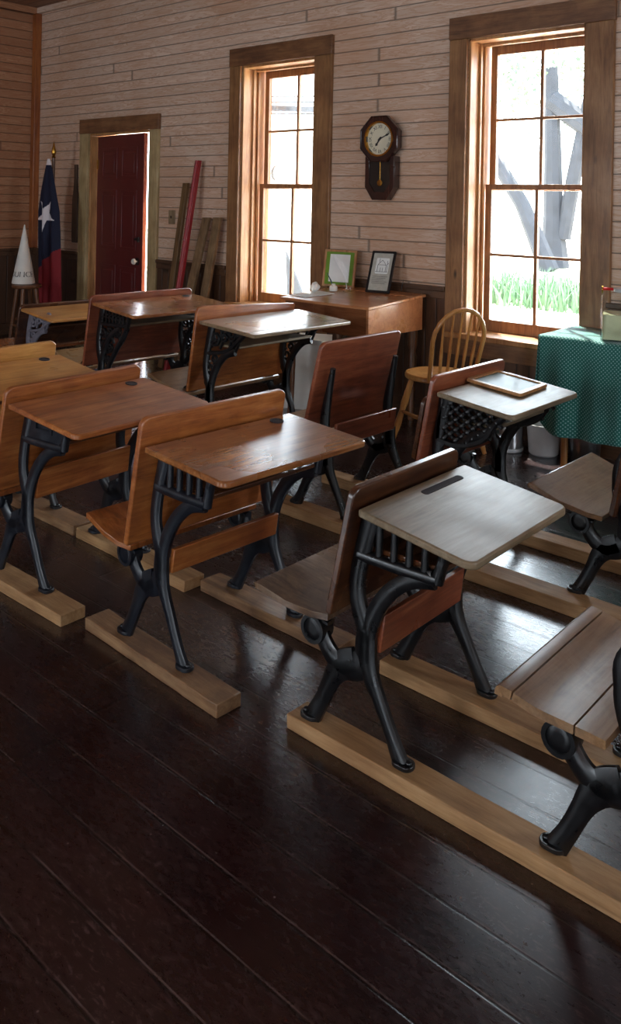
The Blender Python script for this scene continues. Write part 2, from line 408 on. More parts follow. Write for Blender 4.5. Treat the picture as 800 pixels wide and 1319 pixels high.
struct(wall_cells(xs, zs, holes, lambda a, b, t: (a, t, b), YW, YW + WT).build('wall_back', M['wall'], smooth=False))
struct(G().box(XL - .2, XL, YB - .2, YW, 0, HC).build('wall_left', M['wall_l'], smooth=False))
BACK_FILL = [(-5.2, -4.2, .6, 2.5), (-1.6, -.6, .6, 2.5)]  # unseen windows behind the camera, count tuned as fill light
RIGHT_FILL = [(-2.4, -1.4, .6, 2.5), (2.6, 3.4, .6, 2.5)]  # unseen side windows, likewise put in for fill
g = wall_cells([XL, XR] + [v for h in BACK_FILL for v in h[:2]], [0, HC, .6, 2.5], BACK_FILL, lambda a, b, t: (a, t, b), YB - .2, YB)
struct(g.build('wall_front', M['wall'], smooth=False))
g = wall_cells([YB - .2, YW] + [v for h in RIGHT_FILL for v in h[:2]], [0, HC, .6, 2.5], RIGHT_FILL, lambda a, b, t: (t, a, b), XR, XR + .2)
struct(g.build('wall_right', M['wall_o'], smooth=False))
struct(G().box(XL - .2, XR + .2, YB - .2, YW + WT, -.12, 0).build('floor', M['floor'], smooth=False))
struct(G().box(XL - .2, XR + .2, YB - .2, YW + WT, HC, HC + .1).build('ceiling', M['ceil'], smooth=False))
# wainscot, cap rail, corner trim
WZ = .862
n = 1
for a, b in ((XL, DOOR[0] - .14), (DOOR[1] + .14, OPEN[0][0] - .13), (OPEN[0][1] + .16, OPEN[1][0] - .13), (OPEN[1][1] + .16, XR)):
    g = G().box(a, b, YW - .018, YW, .12, WZ)
    struct(g.build('trim_%d' % n, M['wains'], smooth=False)); n += 1
    g = G().box(a, b, YW - .045, YW, WZ, WZ + .03).box(a, b, YW - .03, YW, WZ - .05, WZ)
    struct(g.build('trim_%d' % n, M['baseboard'], bevel=.004)); n += 1
for a, b in ((OPEN[0][0] - .13, OPEN[0][1] + .16), (OPEN[1][0] - .13, OPEN[1][1] + .16)):
    struct(G().box(a, b, YW - .018, YW, .12, .46).build('trim_%d' % n, M['wains'], smooth=False)); n += 1
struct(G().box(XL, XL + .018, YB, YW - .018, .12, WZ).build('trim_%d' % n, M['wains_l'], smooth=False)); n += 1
struct(G().box(XL, XL + .045, YB, YW - .045, WZ, WZ + .03).box(XL, XL + .03, YB, YW - .045, WZ - .05, WZ).build('trim_%d' % n, M['baseboard'], bevel=.004)); n += 1
struct(G().box(XL, XL + .07, YW - .07, YW, WZ + .03, HC - .06).build('trim_%d' % n, M['corner'], bevel=.006)); n += 1
struct(G().box(XL, XR, YW - .05, YW, HC - .06, HC).build('trim_%d' % n, M['wall'], bevel=.004)); n += 1
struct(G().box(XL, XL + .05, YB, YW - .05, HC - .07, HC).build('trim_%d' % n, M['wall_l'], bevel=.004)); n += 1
struct(G().box(XL, DOOR[0] - .12, YW - .028, YW, 0, .12).box(DOOR[1] + .13, XR, YW - .028, YW, 0, .12).build('baseboard_back', M['baseboard'], bevel=.004))
struct(G().box(XL, XL + .028, YB, YW - .03, 0, .12).build('baseboard_left', M['baseboard'], bevel=.004))

def window(idx, op, lt, rt):
    x0, x1, z0, z1 = op
    w = thing('window_%d' % idx, '', 'window', ((x0 + x1) / 2, YW, z0)); del w['label']; del w['category']
    struct(w, ['', 'tall sash window behind the teacher desk at left', 'tall sash window above the teal-covered table at right'][idx])
    X0, X1, H = x0 - (x0 + x1) / 2, x1 - (x0 + x1) / 2, z1 - z0
    g = G().box(X0 - lt, X0, -.03, 0, -.14, H); g.build('casing', M['trim'], w, .004)
    g = G().box(X1, X1 + rt, -.03, 0, -.14, H); g.build('casing', M['trim'], w, .004)
    G().box(X0 - lt - .004, X1 + rt + .004, -.034, 0, H, H + .145).build('head_casing', M['trim_h'], w, .004)
    # jamb liner
    g = G().box(X0, X0 + .018, 0, .31, 0, H).box(X1 - .018, X1, 0, .31, 0, H).box(X0, X1, 0, .31, H - .018, H)
    for yy in (.10, .155):
        g.box(X0 + .018, X0 + .034, yy, yy + .022, 0, H - .018).box(X1 - .034, X1 - .018, yy, yy + .022, 0, H - .018)
    g.box(X0 + .018, X1 - .018, .12, .15, H - .036, H - .018)
    g.build('jamb', M['jamb'], w, .002)
    G().box(X0 - lt + .02, X1 + rt - .02, -.06, .305, -.03, .005).build('sill', M['jamb'], w, .006)
    G().box(X0 - lt + .02, X1 + rt - .02, -.026, 0, -.14, -.03).build('apron', M['trim_h'], w, .004)
    def sash(nm, y, za, zb, bot, top, right_gap=.0):
        a, b = X0 + .034, X1 - .034
        g = G().box(a, a + .045, y, y + .035, za, zb).box(b - .045, b, y, y + .035, za, zb)
        g.box(a + .045, b - .045, y, y + .035, za, za + bot).box(a + .045, b - .045, y, y + .035, zb - top, zb)
        zm = (za + bot + zb - top) / 2; xm = (a + b) / 2
        g.box(xm - .011, xm + .011, y + .004, y + .03, za + bot, zb - top).box(a + .045, b - .045, y + .006, y + .028, zm - .009, zm + .009)
        s = g.build(nm, M['sash'], w, .002)
        G().box(a + .04, b - .04, y + .016, y + .019, za + bot - .005, zb - top + .005).build('pane', M['glass'], s, smooth=False)
    mr = .955
    sash('lower_sash', .185, .0055, mr + .02, .075, .034)
    sash('upper_sash', .232, mr - .02, H - .02, .034, .06)
    return w
window(1, OPEN[0], .125, .17)
window(2, OPEN[1], .13, .175)
for i, (a, b, c, d) in enumerate(BACK_FILL):
    g = G().box(a, b, YB - .12, YB - .09, c, c + .06).box(a, b, YB - .12, YB - .09, d - .06, d).box(a, a + .05, YB - .12, YB - .09, c, d).box(b - .05, b, YB - .12, YB - .09, c, d)
    g.box(a, b, YB - .115, YB - .095, (c + d) / 2 - .02, (c + d) / 2 + .02).box((a + b) / 2 - .012, (a + b) / 2 + .012, YB - .115, YB - .095, c, d)
    struct(g.build('window_%d' % (3 + i), M['sash'], smooth=False))
for i, (a, b, c, d) in enumerate(RIGHT_FILL):
    g = G().box(XR + .09, XR + .12, a, b, c, c + .06).box(XR + .09, XR + .12, a, b, d - .06, d).box(XR + .09, XR + .12, a, a + .05, c, d).box(XR + .09, XR + .12, b - .05, b, c, d)
    g.box(XR + .095, XR + .115, a, b, (c + d) / 2 - .02, (c + d) / 2 + .02).box(XR + .095, XR + .115, (a + b) / 2 - .012, (a + b) / 2 + .012, c, d)
    struct(g.build('window_%d' % (5 + i), M['sash'], smooth=False))

# door
dr = thing('door_1', 'dark red six-panel door standing ajar in the pine boarded wall', 'door', (DOOR[0], YW, 0)); del dr['category']; struct(dr)
W = DOOR[1] - DOOR[0]; H = DOOR[3]
G().box(-.14, 0, -.03, 0, 0, H).build('casing', M['door_trim'], dr, .004)
G().box(W, W + .13, -.03, 0, 0, H).build('casing', M['door_trim'], dr, .004)
G().box(-.145, W + .135, -.034, 0, H, H + .14).build('head_casing', M['trim_h'], dr, .004)
G().box(0, .02, 0, .31, 0, H).box(W - .02, W, 0, .31, 0, H).box(.02, W - .02, 0, .31, H - .02, H).build('jamb', M['jamb'], dr, .002)
G().box(0, W, 0, .3, 0, .012).build('threshold', M['baseboard'], dr, .003)
def door_leaf():
    w, h, t = .878, 2.02, .04
    g = G().box(0, w, 0, t, 0, h)
    cols = [(.095, .395), (.47, .77)]
    for (a, b) in cols:
        for (c, d) in ((.18, .78), (.93, 1.50), (1.60, 1.90)):
            for y0, y1 in ((-.006, 0), (t, t + .006)):
                g.ring(rrect(a, b, c, d, .004, 1), rrect(a + .03, b - .03, c + .03, d - .03, .004, 1), lambda p, q, s: (p, s, q), y0, y1)
                g.prism(rrect(a + .055, b - .055, c + .055, d - .055, .004, 1), lambda p, q, s: (p, s, q), y0 * .8, y1 if y0 >= 0 else 0)
    return g
leaf = door_leaf().build('door_leaf', M['door_red'], dr, .003)
leaf.location = (.022, .075, .014); leaf.rotation_euler = (0, 0, math.radians(-6.5))
kn = G().lathe([(.006, -.05), (.022, -.052), (.028, -.043), (.028, -.033), (.018, -.026), (.009, -.018), (.009, 0)], 18, (.80, 0, .84), 'Y').build('knob', M['porcelain'], leaf)
G().lathe([(.036, -.007), (.036, 0)], 20, (.80, 0, .84), 'Y').build('rosette', M['black'], leaf)
G().box(.75, .83, -.012, 0, 1.03, 1.055).box(.81, .835, -.02, 0, 1.02, 1.065).build('latch', M['black'], leaf, .002)
for z in (.25, 1.7): G().box(-.004, .012, -.008, .05, z, z + .09).build('hinge', M['brass'], leaf, .001)

# ------------------------------------------------------------------ school desks
def loft_board(prof, thick, yhw, yc=0):
    """prof: list of (x,z) along the surface; yhw: half widths; board of given thickness below/behind the profile"""
    g = G(); n = len(prof); vs = []
    for k, (x, z) in enumerate(prof):
        a = prof[max(k - 1, 0)]; b = prof[min(k + 1, n - 1)]
        dx, dz = b[0] - a[0], b[1] - a[1]; L = math.hypot(dx, dz); nx, nz = dz / L, -dx / L
        hw = yhw[k] if isinstance(yhw, (list, tuple)) else yhw
        for s in (-1, 1): vs.append((x, yc + s * hw, z))
        for s in (-1, 1): vs.append((x + nx * thick, yc + s * hw, z + nz * thick))
    fs = []
    for k in range(n - 1):
        a, b = k * 4, (k + 1) * 4
        fs += [(a, b, b + 1, a + 1), (a + 2, a + 3, b + 3, b + 2), (a, a + 2, b + 2, b), (a + 1, b + 1, b + 3, a + 3)]
    fs += [(0, 1, 3, 2), (4 * n - 4, 4 * n - 2, 4 * n - 1, 4 * n - 3)]
    return g.add(vs, fs)

def rod(g, pts, w, y, t): g.ribbon(pts, w, y, t)
def spiral(cx, cz, r0, r1, a0, a1, n=10):
    return [(cx + (r0 + (r1 - r0) * k / n) * math.cos(math.radians(a0 + (a1 - a0) * k / n)), cz + (r0 + (r1 - r0) * k / n) * math.sin(math.radians(a0 + (a1 - a0) * k / n))) for k in range(n + 1)]

def make_desk(name, label, loc, rz, S=.42, W=.52, zr=.663, zf=.618, xr=.03, xf=.36, rail=.045, z0=.042, kind='slat', seat_front=(-.335, .372),
              top='desk_orange', back='desk_orange', seat='seat_orange', iron='iron', has_top=True, btop=None, rail_far=None, pencil='hole',
              slats=False, cat='school desk', seatW=None, corner=.03, stretcher=True, shelf='desk_dark', shelf_on=True, folded=False, back_dx=0, bar=(.375, .0525)):
    xr += back_dx; xf += back_dx
    d = thing(name, label, cat, (loc[0], loc[1], 0), rz, 'antique school desks with iron legs')
    k = zr / .663
    zt = lambda x: zr + (zf - zr) * (x - xr) / (xf - xr)     # desktop upper surface
    TH = .02
    # ---- cast stands
    for sy in (-1, 1):
        y = sy * S / 2; T = .024
        st = G()
        # rear leg, seat branch, front leg, column
        st.ribbon([(-.146, z0 + .004), (-.118, z0 + .055), (-.092, z0 + .11), (-.072, .19 * k), (-.045, .222 * k), (0, .245 * k)], [.05, .044, .046, .058, .075, .075], y, T)
        st.ribbon([(.142, z0 + .004), (.112, z0 + .06), (.078, .165 * k), (.045, .225 * k), (.028, .275 * k), (.03, .335 * k)], [.048, .038, .04, .05, .064, .058], y, T)
        st.ribbon([(.025, .25 * k), (-.03, .222 * k), (-.075, .23 * k), (-.108, .26 * k), (-.132, .30 * k), (-.13, .326)], [.075, .064, .054, .05, .056, .06], y, T)
        st.ribbon([(-.185, .326), (-.14, .324), (-.09, .318)], [.012, .018, .012], y, .03)
        xc = (.02 if has_top else -.0)
        if has_top:
            st.ribbon([(.03, .26 * k), (.028, .33 * k), (.006, .385 * k), (-.004, .44 * k), (.008, .52 * k), (xr + .012, zr - TH - .005)], [.056, .056, .05, .046, .046, .05], y, T)
            st.ribbon([(.03, .27 * k), (.034, .335 * k), (.062, .405 * k), (.107, .466 * k), (.165, .508 * k), (.228, .528 * k)], [.056, .052, .045, .042, .04, .046], y, T)
        else:
            st.ribbon([(.03, .25 * k), (.02, .33 * k), (.012, .42 * k), (.026, .52 * k), (.055, .66 * k)], [.06, .05, .05, .04, .022], y, T)
        stand = st.build('stand', M[iron], d, 0, True, 50)
        # seat hinge boss
        b = G().lathe([(.012, -.02), (.026, -.02), (.035, -.014), (.037, 0), (.035, .014), (.026, .02), (.012, .02)], 20, (-.138, y, .292 * k), 'Y')
        b.ring(circ(-.138, .292 * k, .039), circ(-.138, .292 * k, .029), XZ(), y - .023, y + .023)
        b.build('hinge_boss', M[iron], stand)
        for fx, sgn in ((-.15, -1), (.145, 1)):
            f = G().prism([(fx + sgn * a, b_) for a, b_ in rrect(-.026, .034, -.022, .022, .02, 4)], lambda p, q, t: (p, y + q, t), z0, z0 + .012)
            f.lathe([(.009, z0 + .012), (.009, z0 + .017), (.004, z0 + .02)], 10, (fx + sgn * .02, y, 0))
            f.build('foot', M[iron], stand, .002)
        if has_top:
            zb = lambda x: (.524 * k) + (x - .03) * .03
            pn = G()
            zu = lambda x: zt(x) - TH - .001
            if kind in ('slat', 'panel'):
                pn.ribbon([(.0, zb(0) + .004), (.12, zb(.12)), (.238, zb(.238))], .03, y, .028)
                pn.ribbon([(.235, zb(.235) - .005), (.25, (zb(.25) + zu(.25)) / 2), (.262, zu(.262))], [.034, .026, .03], y, .026)
                pn.ribbon([(.02, zu(.02) - .006), (.27, zu(.27) - .006)], .014, y, .03, smooth=False)
                if kind == 'slat':
                    for i in range(4):
                        x = .062 + i * .046
                        pn.ribbon([(x, zb(x)), (x + .003, zu(x))], [.02, .017], y, .018, smooth=False)
                else:
                    q = [(.02, zb(.02)), (.24, zb(.24)), (.255, zu(.255)), (.03, zu(.03))]
                    slot = [(.085, .575 * k), (.165, .578 * k), (.165, .6 * k), (.085, .6 * k)]
                    pn.ring(q, slot, XZ(), y - .007, y + .007)
                    pn.ring([(.072, .562 * k), (.178, .565 * k), (.178, .612 * k), (.072, .612 * k)], slot, XZ(), y - .011, y + .011)
                    pn.box(.085, .165, y - .003, y + .003, .575 * k, .6 * k)
            elif kind == 'lattice':
                A, B, C, D_ = (.0, .47 * k), (.22, .50 * k), (.285, zu(.285)), (.015, zu(.015))
                bar = lambda p, q, w: pn.ribbon([p, ((p[0] + q[0]) / 2, (p[1] + q[1]) / 2), q], w, y, .024)
                bar(A, D_, .026); bar(D_, C, .02)
                pn.ribbon([A, (.07, .462 * k), (.15, .478 * k), (.215, .515 * k), (.245, .56 * k), (.29, zu(.29) - .01)], [.026, .024, .024, .026, .026, .03], y, .026)
                def inside(x, z):
                    zlo = .472 * k if x < .12 else .472 * k + (x - .12) * .55
                    return .012 < x < .285 and zlo < z < zu(x)
                st_ = .052
                for i in range(-9, 14):
                    for sg in (1, -1):
                        pts = []
                        for q in range(60):
                            x = q * .006; z = .46 * k + sg * (x - i * st_) * .78
                            if inside(x, z): pts.append((x, z))
                        if len(pts) > 2: pn.ribbon([pts[0], pts[-1]], .016, y, .016, smooth=False)
                for i in range(-9, 14):
                    for j in range(-9, 14):
                        x = (i + j) * st_ / 2; z = .46 * k + (j - i) * st_ / 2 * .78
                        if inside(x, z): pn.lathe([(.004, -.014), (.012, -.008), (.012, .008), (.004, .014)], 8, (x, y, z), 'Y')
                pn.ring(circ(.045, .43 * k, .042), circ(.045, .43 * k, .028), XZ(), y - .011, y + .011)
            elif kind == 'dense':
                zg = .545 * k
                for q in ([(.0, zg), (.15, zg + .003), (.30, zg + .01)], [(.02, zu(.02) - .006), (.17, zu(.17) - .006), (.325, zu(.325) - .006)]): pn.ribbon(q, .022, y, .026)
                pn.ribbon([(.30, zg), (.312, (zg + zu(.31)) / 2), (.325, zu(.32))], .026, y, .026)
                for i in range(7):
                    x = .045 + i * .037; pn.ribbon([(x, zg), (x, zu(x))], .011, y, .018, smooth=False)
                for i in range(6):
                    x = .064 + i * .037; pn.ring(circ(x, (zg + zu(x)) / 2, .016, 12), circ(x, (zg + zu(x)) / 2, .008, 12), XZ(), y - .008, y + .008)
                pn.ribbon([(.30, zg), (.262, .49 * k), (.20, .43 * k), (.14, .36 * k), (.09, .30 * k), (.03, .26 * k)], [.04, .036, .034, .034, .036, .04], y, T)
                for (cx, cz, r, a0) in ((.05, .50 * k, .034, 200), (.125, .50 * k, .036, 20), (.20, .51 * k, .03, 200), (.06, .43 * k, .032, 60), (.125, .425 * k, .028, 240), (.055, .36 * k, .028, 30), (.10, .365 * k, .02, 150)):
                    pn.ribbon(spiral(cx, cz, r, .007, a0, a0 + 500, 14), .014, y, .018, step=3)
                for a_, b_ in (((.02, .53 * k), (.09, .46 * k)), ((.09, .53 * k), (.16, .45 * k)), ((.0, .46 * k), (.10, .39 * k)), ((.02, .40 * k), (.09, .33 * k)), ((.17, .54 * k), (.23, .46 * k))):
                    pn.ribbon([a_, ((a_[0] + b_[0]) / 2 + .01, (a_[1] + b_[1]) / 2 + .01), b_], .013, y, .016)
            else:      # scroll work
                pn.ribbon([(.015, .50 * k), (.11, .512 * k), (.19, .535 * k), (.245, .575 * k), (.31, zu(.31) - .008)], [.024, .022, .024, .026, .028], y, .026)
                pn.ribbon([(.02, zu(.02) - .006), (.33, zu(.33) - .006)], .016, y, .028, smooth=False)
                for (cx, cz, r, a0) in ((.07, .575 * k, .042, 200), (.145, .59 * k, .038, 20), (.205, .605 * k, .034, 200), (.26, .622 * k, .026, 20)):
                    pn.ribbon(spiral(cx, cz, r, .008, a0, a0 + 520, 14), .016, y, .016, step=3)
                for x in (.04, .11, .175, .235): pn.ribbon([(x, .53 * k), (x + .02, .575 * k), (x - .005, zu(x))], .012, y, .015)
                for (cx, cz, r, a0) in ((.03, .43 * k, .036, 90), (.065, .475 * k, .026, 260), (.012, .36 * k, .024, 80)):
                    pn.ribbon(spiral(cx, cz, r, .008, a0, a0 + 480, 14), .015, y, .016, step=3)
                pn.ribbon([(0, .42 * k), (.05, .40 * k), (.075, .43 * k)], .012, y, .016)
            pn.build({'slat': 'slat_bracket', 'panel': 'slotted_bracket', 'lattice': 'lattice_bracket', 'scroll': 'scroll_bracket', 'dense': 'openwork_bracket'}[kind], M[iron], stand, 0, True, 50)
    # ---- backrest with the rail standing up above the desktop
    if has_top:
        p0 = (-.053 + back_dx, .365); p1 = (xr - .012, zr + rail)
    else:
        p0 = (-.055, .385); p1 = (.045, btop)
    L = math.hypot(p1[0] - p0[0], p1[1] - p0[1]); ux, uz = (p1[0] - p0[0]) / L, (p1[1] - p0[1]) / L
    bt = .021
    hw = W / 2 - .002
    if rail_far is None:
        outl = rrect(-hw, hw, 0, L, .03, 5, (1, 1, 0, 0))
    else:
        outl = [(hw, 0), (hw, L - rail + rail_far), (hw - .06, L - rail + rail_far + .006), (-hw + .04, L), (-hw + .012, L - .008), (-hw, L - .035), (-hw, 0)]
    g = G().prism(outl, lambda a, s, t: (p0[0] + ux * s - uz * t - .02 * math.sin(PI * min(1, s / L)) * 0, a, p0[1] + uz * s + ux * t), 0, bt)
    g.build('backrest', M[back], d, .004)
    # ---- seat
    sw = (seatW or W) / 2
    xs0, zs0 = seat_front
    zrs = .348
    sl = (zrs - zs0) / (-.085 - xs0)
    prof = [(xs0 - .004, zs0 - .026), (xs0 - .003, zs0 - .01), (xs0 + .008, zs0 - .002), (xs0 + .03, zs0 + sl * .03), ((xs0 - .085) / 2, (zrs + zs0) / 2 - .006), (-.13 + back_dx * .6, zrs - .001 + sl * -.03), (-.085 + back_dx * .6, zrs)]
    hws = [sw - .012, sw - .004, sw, sw, sw - .002, sw - .012, sw - .03]
    if folded:
        a = math.atan2(p1[1] - p0[1], p1[0] - p0[0])
        G().prism(rrect(-sw + .01, sw - .01, .03, .30, .03, 5), lambda b, q, t: (p0[0] - .03 + ux * q - uz * t, b, p0[1] + uz * q + ux * t), 0, .02).build('seat', M[seat], d, .003)
    elif slats:
        fr = [(0, .22), (.235, .745), (.76, 1)]
        import bisect
        tot = [0]
        for a, b in zip(prof, prof[1:]): tot.append(tot[-1] + math.dist(a, b))
        def at(u):
            u *= tot[-1]; i = min(max(bisect.bisect(tot, u) - 1, 0), len(prof) - 2); q = (u - tot[i]) / (tot[i + 1] - tot[i])
            return tuple(prof[i][j] * (1 - q) + prof[i + 1][j] * q for j in (0, 1))
        g = G()
        for a, b in fr:
            pr = [at(a + (b - a) * q / 6) for q in range(7)]
            s = loft_board(pr, .02, sw - .01); g.add(s.v, s.f)
        g.build('seat', M[seat], d, .003)
    else:
        loft_board(prof, .018, hws).build('seat', M[seat], d, .003)
    # ---- desktop
    if has_top:
        hw = W / 2
        ol = rrect(xr, xf, -hw, hw, corner, 6, (1, 0, 0, 1))
        def tp(a, b, t): return (a, b, zt(a) + t)
        g = G()
        if pencil == 'groove':   # long pencil trough near the rail
            slot = [(xr + .045 + p, q) for p, q in rrect(-.012, .012, -.03, .17, .011, 5)]
        else: slot = None
        g.prism(ol, tp, -TH, 0)
        dt = g.build('desktop', M[top], d, .005)
        if slot:
            G().prism(slot, tp, -.002, .0012).build('pencil_groove', M['matte_dark'], dt, .001)
        if pencil in ('hole', 'plug'):
            cx, cy = xr + .045, hw - .105
            r = G().ring([(cx + .024 * math.cos(a * PI / 12), cy + .024 * math.sin(a * PI / 12)) for a in range(24)], [(cx + .019 * math.cos(a * PI / 12), cy + .019 * math.sin(a * PI / 12)) for a in range(24)], tp, -.001, .003)
            r.prism([(cx + .0195 * math.cos(a * PI / 12), cy + .0195 * math.sin(a * PI / 12)) for a in range(24)], tp, -.001, .0012)
            r.build('inkwell_hole', M['matte_dark'], dt)
        if pencil == 'seam':
            G().prism([(xf - .075, -hw), (xf - .069, -hw), (xf - .069, hw), (xf - .075, hw)], tp, -.004, .001).build('batten_joint', M['desk_dark'], dt)
        if shelf_on:
            G().prism(rrect(.02, .245, -S / 2 + .013, S / 2 - .013, .005, 1), lambda a, b, t: (a, b, .535 * k + a * .03 + t), 0, .014).build('book_shelf', M[shelf], d, .003)
    if stretcher:
        zc, bh = bar[0] * k, bar[1]
        g = G().prism([(.046, zc - bh), (.064, zc - bh), (.076, zc + bh), (.058, zc + bh)], lambda a, b, t: (a, t, b), -S / 2 + .012, S / 2 - .012)
        g.build('stretcher', M[back if back != 'desk_dark' else 'desk_red'], d, .003)
    return d

R = math.radians
make_desk('school_desk', 'pale-topped school desk with slatted iron sides and pencil groove, nearest the camera', (-1.372, 1.962), R(1), pencil='groove',
          top='desk_pale', back='desk_dark', seat='seat_worn', bar=(.335, .05))
make_desk('school_desk', 'orange-brown school desk with slatted iron sides standing on a short rough-edged board', (-2.095, 1.905), R(-1.5), S=.47, W=.62,
          zr=.690, zf=.668, xf=.395, rail=.082, seat_front=(-.30, .408), top='desk_waxed', back='desk_orange', seat='seat_orange', iron='iron_blue', seatW=.6, bar=(.318, .038))
make_desk('school_desk', 'scratched honey-brown school desk whose blue iron side has a rectangular slot, left of centre', (-2.86, 1.868), R(4), S=.45, W=.63,
          zr=.70, zf=.657, xf=.42, rail=.05, kind='panel', top='desk_orange', back='desk_orange', seat='seat_orange', iron='iron_blue', z0=.04)
make_desk('school_desk', 'golden oak school desk cut off by the left edge, its top meeting the slotted-side desk', (-3.53, 1.885), R(2), S=.46, W=.62,
          zr=.705, zf=.655, xf=.42, rail=.06, top='desk_gold', back='desk_gold', seat='seat_orange', z0=.04)
make_desk('school_desk', 'school desk at the lower right edge showing its seamed tan seat and iron leg', (-.675, 1.975), R(1), S=.42, W=.53,
          seat='seat_tan', top='desk_pale', back='desk_orange', slats=True, seat_front=(-.275, .372), back_dx=.1)
make_desk('school_desk', 'pale-topped school desk with black diamond-lattice iron sides and a framed slate on it', (-1.885, 3.135), R(0), S=.44, W=.575,
          zr=.70, zf=.662, xf=.36, rail=.055, kind='lattice', top='desk_pale', back='desk_red', pencil='groove', seat='desk_dark', z0=.05, shelf='desk_pale', folded=True, stretcher=False)
make_desk('school_desk', 'school desk at the right edge showing only its curved tan seat and black iron foot', (-1.165, 3.19), R(0), S=.46, W=.55, z0=.05,
          seat='seat_tan', top='desk_pale', back='desk_dark', seat_front=(-.33, .415), zr=.70, zf=.66, back_dx=.05)
make_desk('school_chair', 'reddish wooden school seat without a desktop, its tall back turned to the camera', (-2.50, 3.15), R(0), S=.47, W=.60, zr=.70, has_top=False, btop=.812,
          back='desk_red', seat='seat_tan', cat='school chair', z0=.05, seat_front=(-.36, .40))
make_desk('school_desk', 'school desk with bright seamed top and curly ironwork before the teacher desk', (-3.60, 3.5), R(0), S=.62, W=.80, zr=.772, zf=.743,
          xf=.465, rail=.075, rail_far=.03, z0=.0, kind='scroll', top='desk_sunlit', back='desk_orange', seat='seat_tan', pencil='seam', seat_front=(-.42, .42), stretcher=False, shelf='desk_pale', corner=.02)
make_desk('school_desk', 'wide reddish school desk with rounded rail and dense black ironwork before the red door', (-4.60, 3.5), R(-1), S=.66, W=.82, zr=.778, zf=.738,
          xf=.475, rail=.04, z0=.0, kind='dense', top='desk_waxed', back='desk_red', seat='seat_tan', seat_front=(-.42, .42), stretcher=False, shelf='desk_pale', corner=.02)
make_desk('school_desk', 'farthest dim school desk with grey painted scrolled side, beside the flag corner at left', (-5.45, 3.48), R(-1), S=.62, W=.78, zr=.655, zf=.618,
          xf=.44, rail=.02, z0=.0, kind='scroll', top='desk_gold', back='desk_dark', seat='seat_orange', iron='iron_grey', seat_front=(-.38, .39), stretcher=False, shelf='desk_dark', corner=.02)

# ------------------------------------------------------------------ boards the desks are screwed to
def skid(label, x0, x1, y0, y1, h, mat='skid', rz=0):
    cx, cy = (x0 + x1) / 2, (y0 + y1) / 2
    g = G(); n = 14; L = x1 - x0; w = y1 - y0
    rr = random.Random(label)
    vs = []
    for i in range(n + 1):
        x = -L / 2 + L * i / n; j = lambda: rr.uniform(-.0015, .0015)
        vs += [(x, -w / 2 + j(), 0), (x, w / 2 + j(), 0), (x, w / 2 + j(), h + j() * .6), (x, -w / 2 + j(), h + j() * .6)]
    fs = [(0, 1, 2, 3), (4 * n, 4 * n + 3, 4 * n + 2, 4 * n + 1)]
    for i in range(n):
        for q in range(4): fs.append((4 * i + q, 4 * i + (q + 1) % 4, 4 * i + 4 + (q + 1) % 4, 4 * i + 4 + q))
    g.add(vs, fs)
    o = g.build('floor_board_runner', M[mat], None, .003)
    o.location = (cx, cy, 0); o.rotation_euler = (0, 0, rz)
    return tag(o, label, 'board', 'wooden runners under the desks')
skid('long pale floor runner at the lower right, nearest the camera', -1.58, .9, 1.715, 1.80, .040)
skid('thick pale runner under the far legs of the pale-topped front desk', -1.56, .9, 2.105, 2.20, .042)
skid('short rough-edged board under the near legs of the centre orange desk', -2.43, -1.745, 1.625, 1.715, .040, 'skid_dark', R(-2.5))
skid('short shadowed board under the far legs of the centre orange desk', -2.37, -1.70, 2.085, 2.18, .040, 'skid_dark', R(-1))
skid('pale board end at the lower left under the slotted-side desk', -4.1, -2.50, 1.575, 1.675, .040, 'skid', R(1))
skid('pale runner passing behind the seat of the centre orange desk', -3.12, -2.40, 2.045, 2.14, .042, 'skid', R(-1))
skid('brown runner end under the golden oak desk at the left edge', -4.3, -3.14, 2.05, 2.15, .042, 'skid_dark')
skid('sunlit runner beneath the reddish seat, reaching right past the lattice-sided desk', -2.80, .6, 2.86, 2.96, .05)
skid('farthest runner beneath the lattice-sided desk beside the reddish seat', -2.85, .6, 3.32, 3.41, .05)

# ------------------------------------------------------------------ teacher desk and what stands on it
TX0, TX1, TY0, TY1 = -3.95, -3.2, 4.14, 4.76
td = thing('teacher_desk', 'tall sloping pine teacher desk against the wall between the two windows', 'desk', ((TX0 + TX1) / 2, (TY0 + TY1) / 2, 0))
hw, hd = (TX1 - TX0) / 2, (TY1 - TY0) / 2
ztd = lambda y: .795 + (y + hd) * .04 / (2 * hd)
fnT = lambda x, y, t: (x, y, ztd(y) + t)
G().prism([(-hw, -hd), (hw, -hd), (hw, hd - .13), (-hw, hd - .13)], fnT, -.018, 0).build('sloping_lid', M['tdesk'], td, .004)
G().prism([(-hw, hd - .127), (hw, hd - .127), (hw, hd), (-hw, hd)], fnT, -.018, .002).build('rear_ledge', M['tdesk'], td, .004)
fx = lambda x: (lambda y, z, t: (x + t, y, z))
for x in (-hw + .015, hw - .035):
    G().prism([(-hd + .02, .60), (hd - .015, .60), (hd - .015, ztd(hd) - .02), (-hd + .02, ztd(-hd) - .02)], fx(x), 0, .02).build('side_panel', M['tdesk'], td, .002)
G().box(-hw + .03, hw - .03, -hd + .02, -hd + .04, .60, ztd(-hd) - .02).build('front_panel', M['tdesk_top'], td, .002)
G().box(-hw + .03, hw - .03, hd - .035, hd - .015, .60, ztd(hd) - .025).build('rear_panel', M['tdesk'], td, .002)
G().box(-hw + .03, hw - .03, -hd + .03, hd - .03, .60, .615).build('box_floor', M['tdesk'], td, .002)
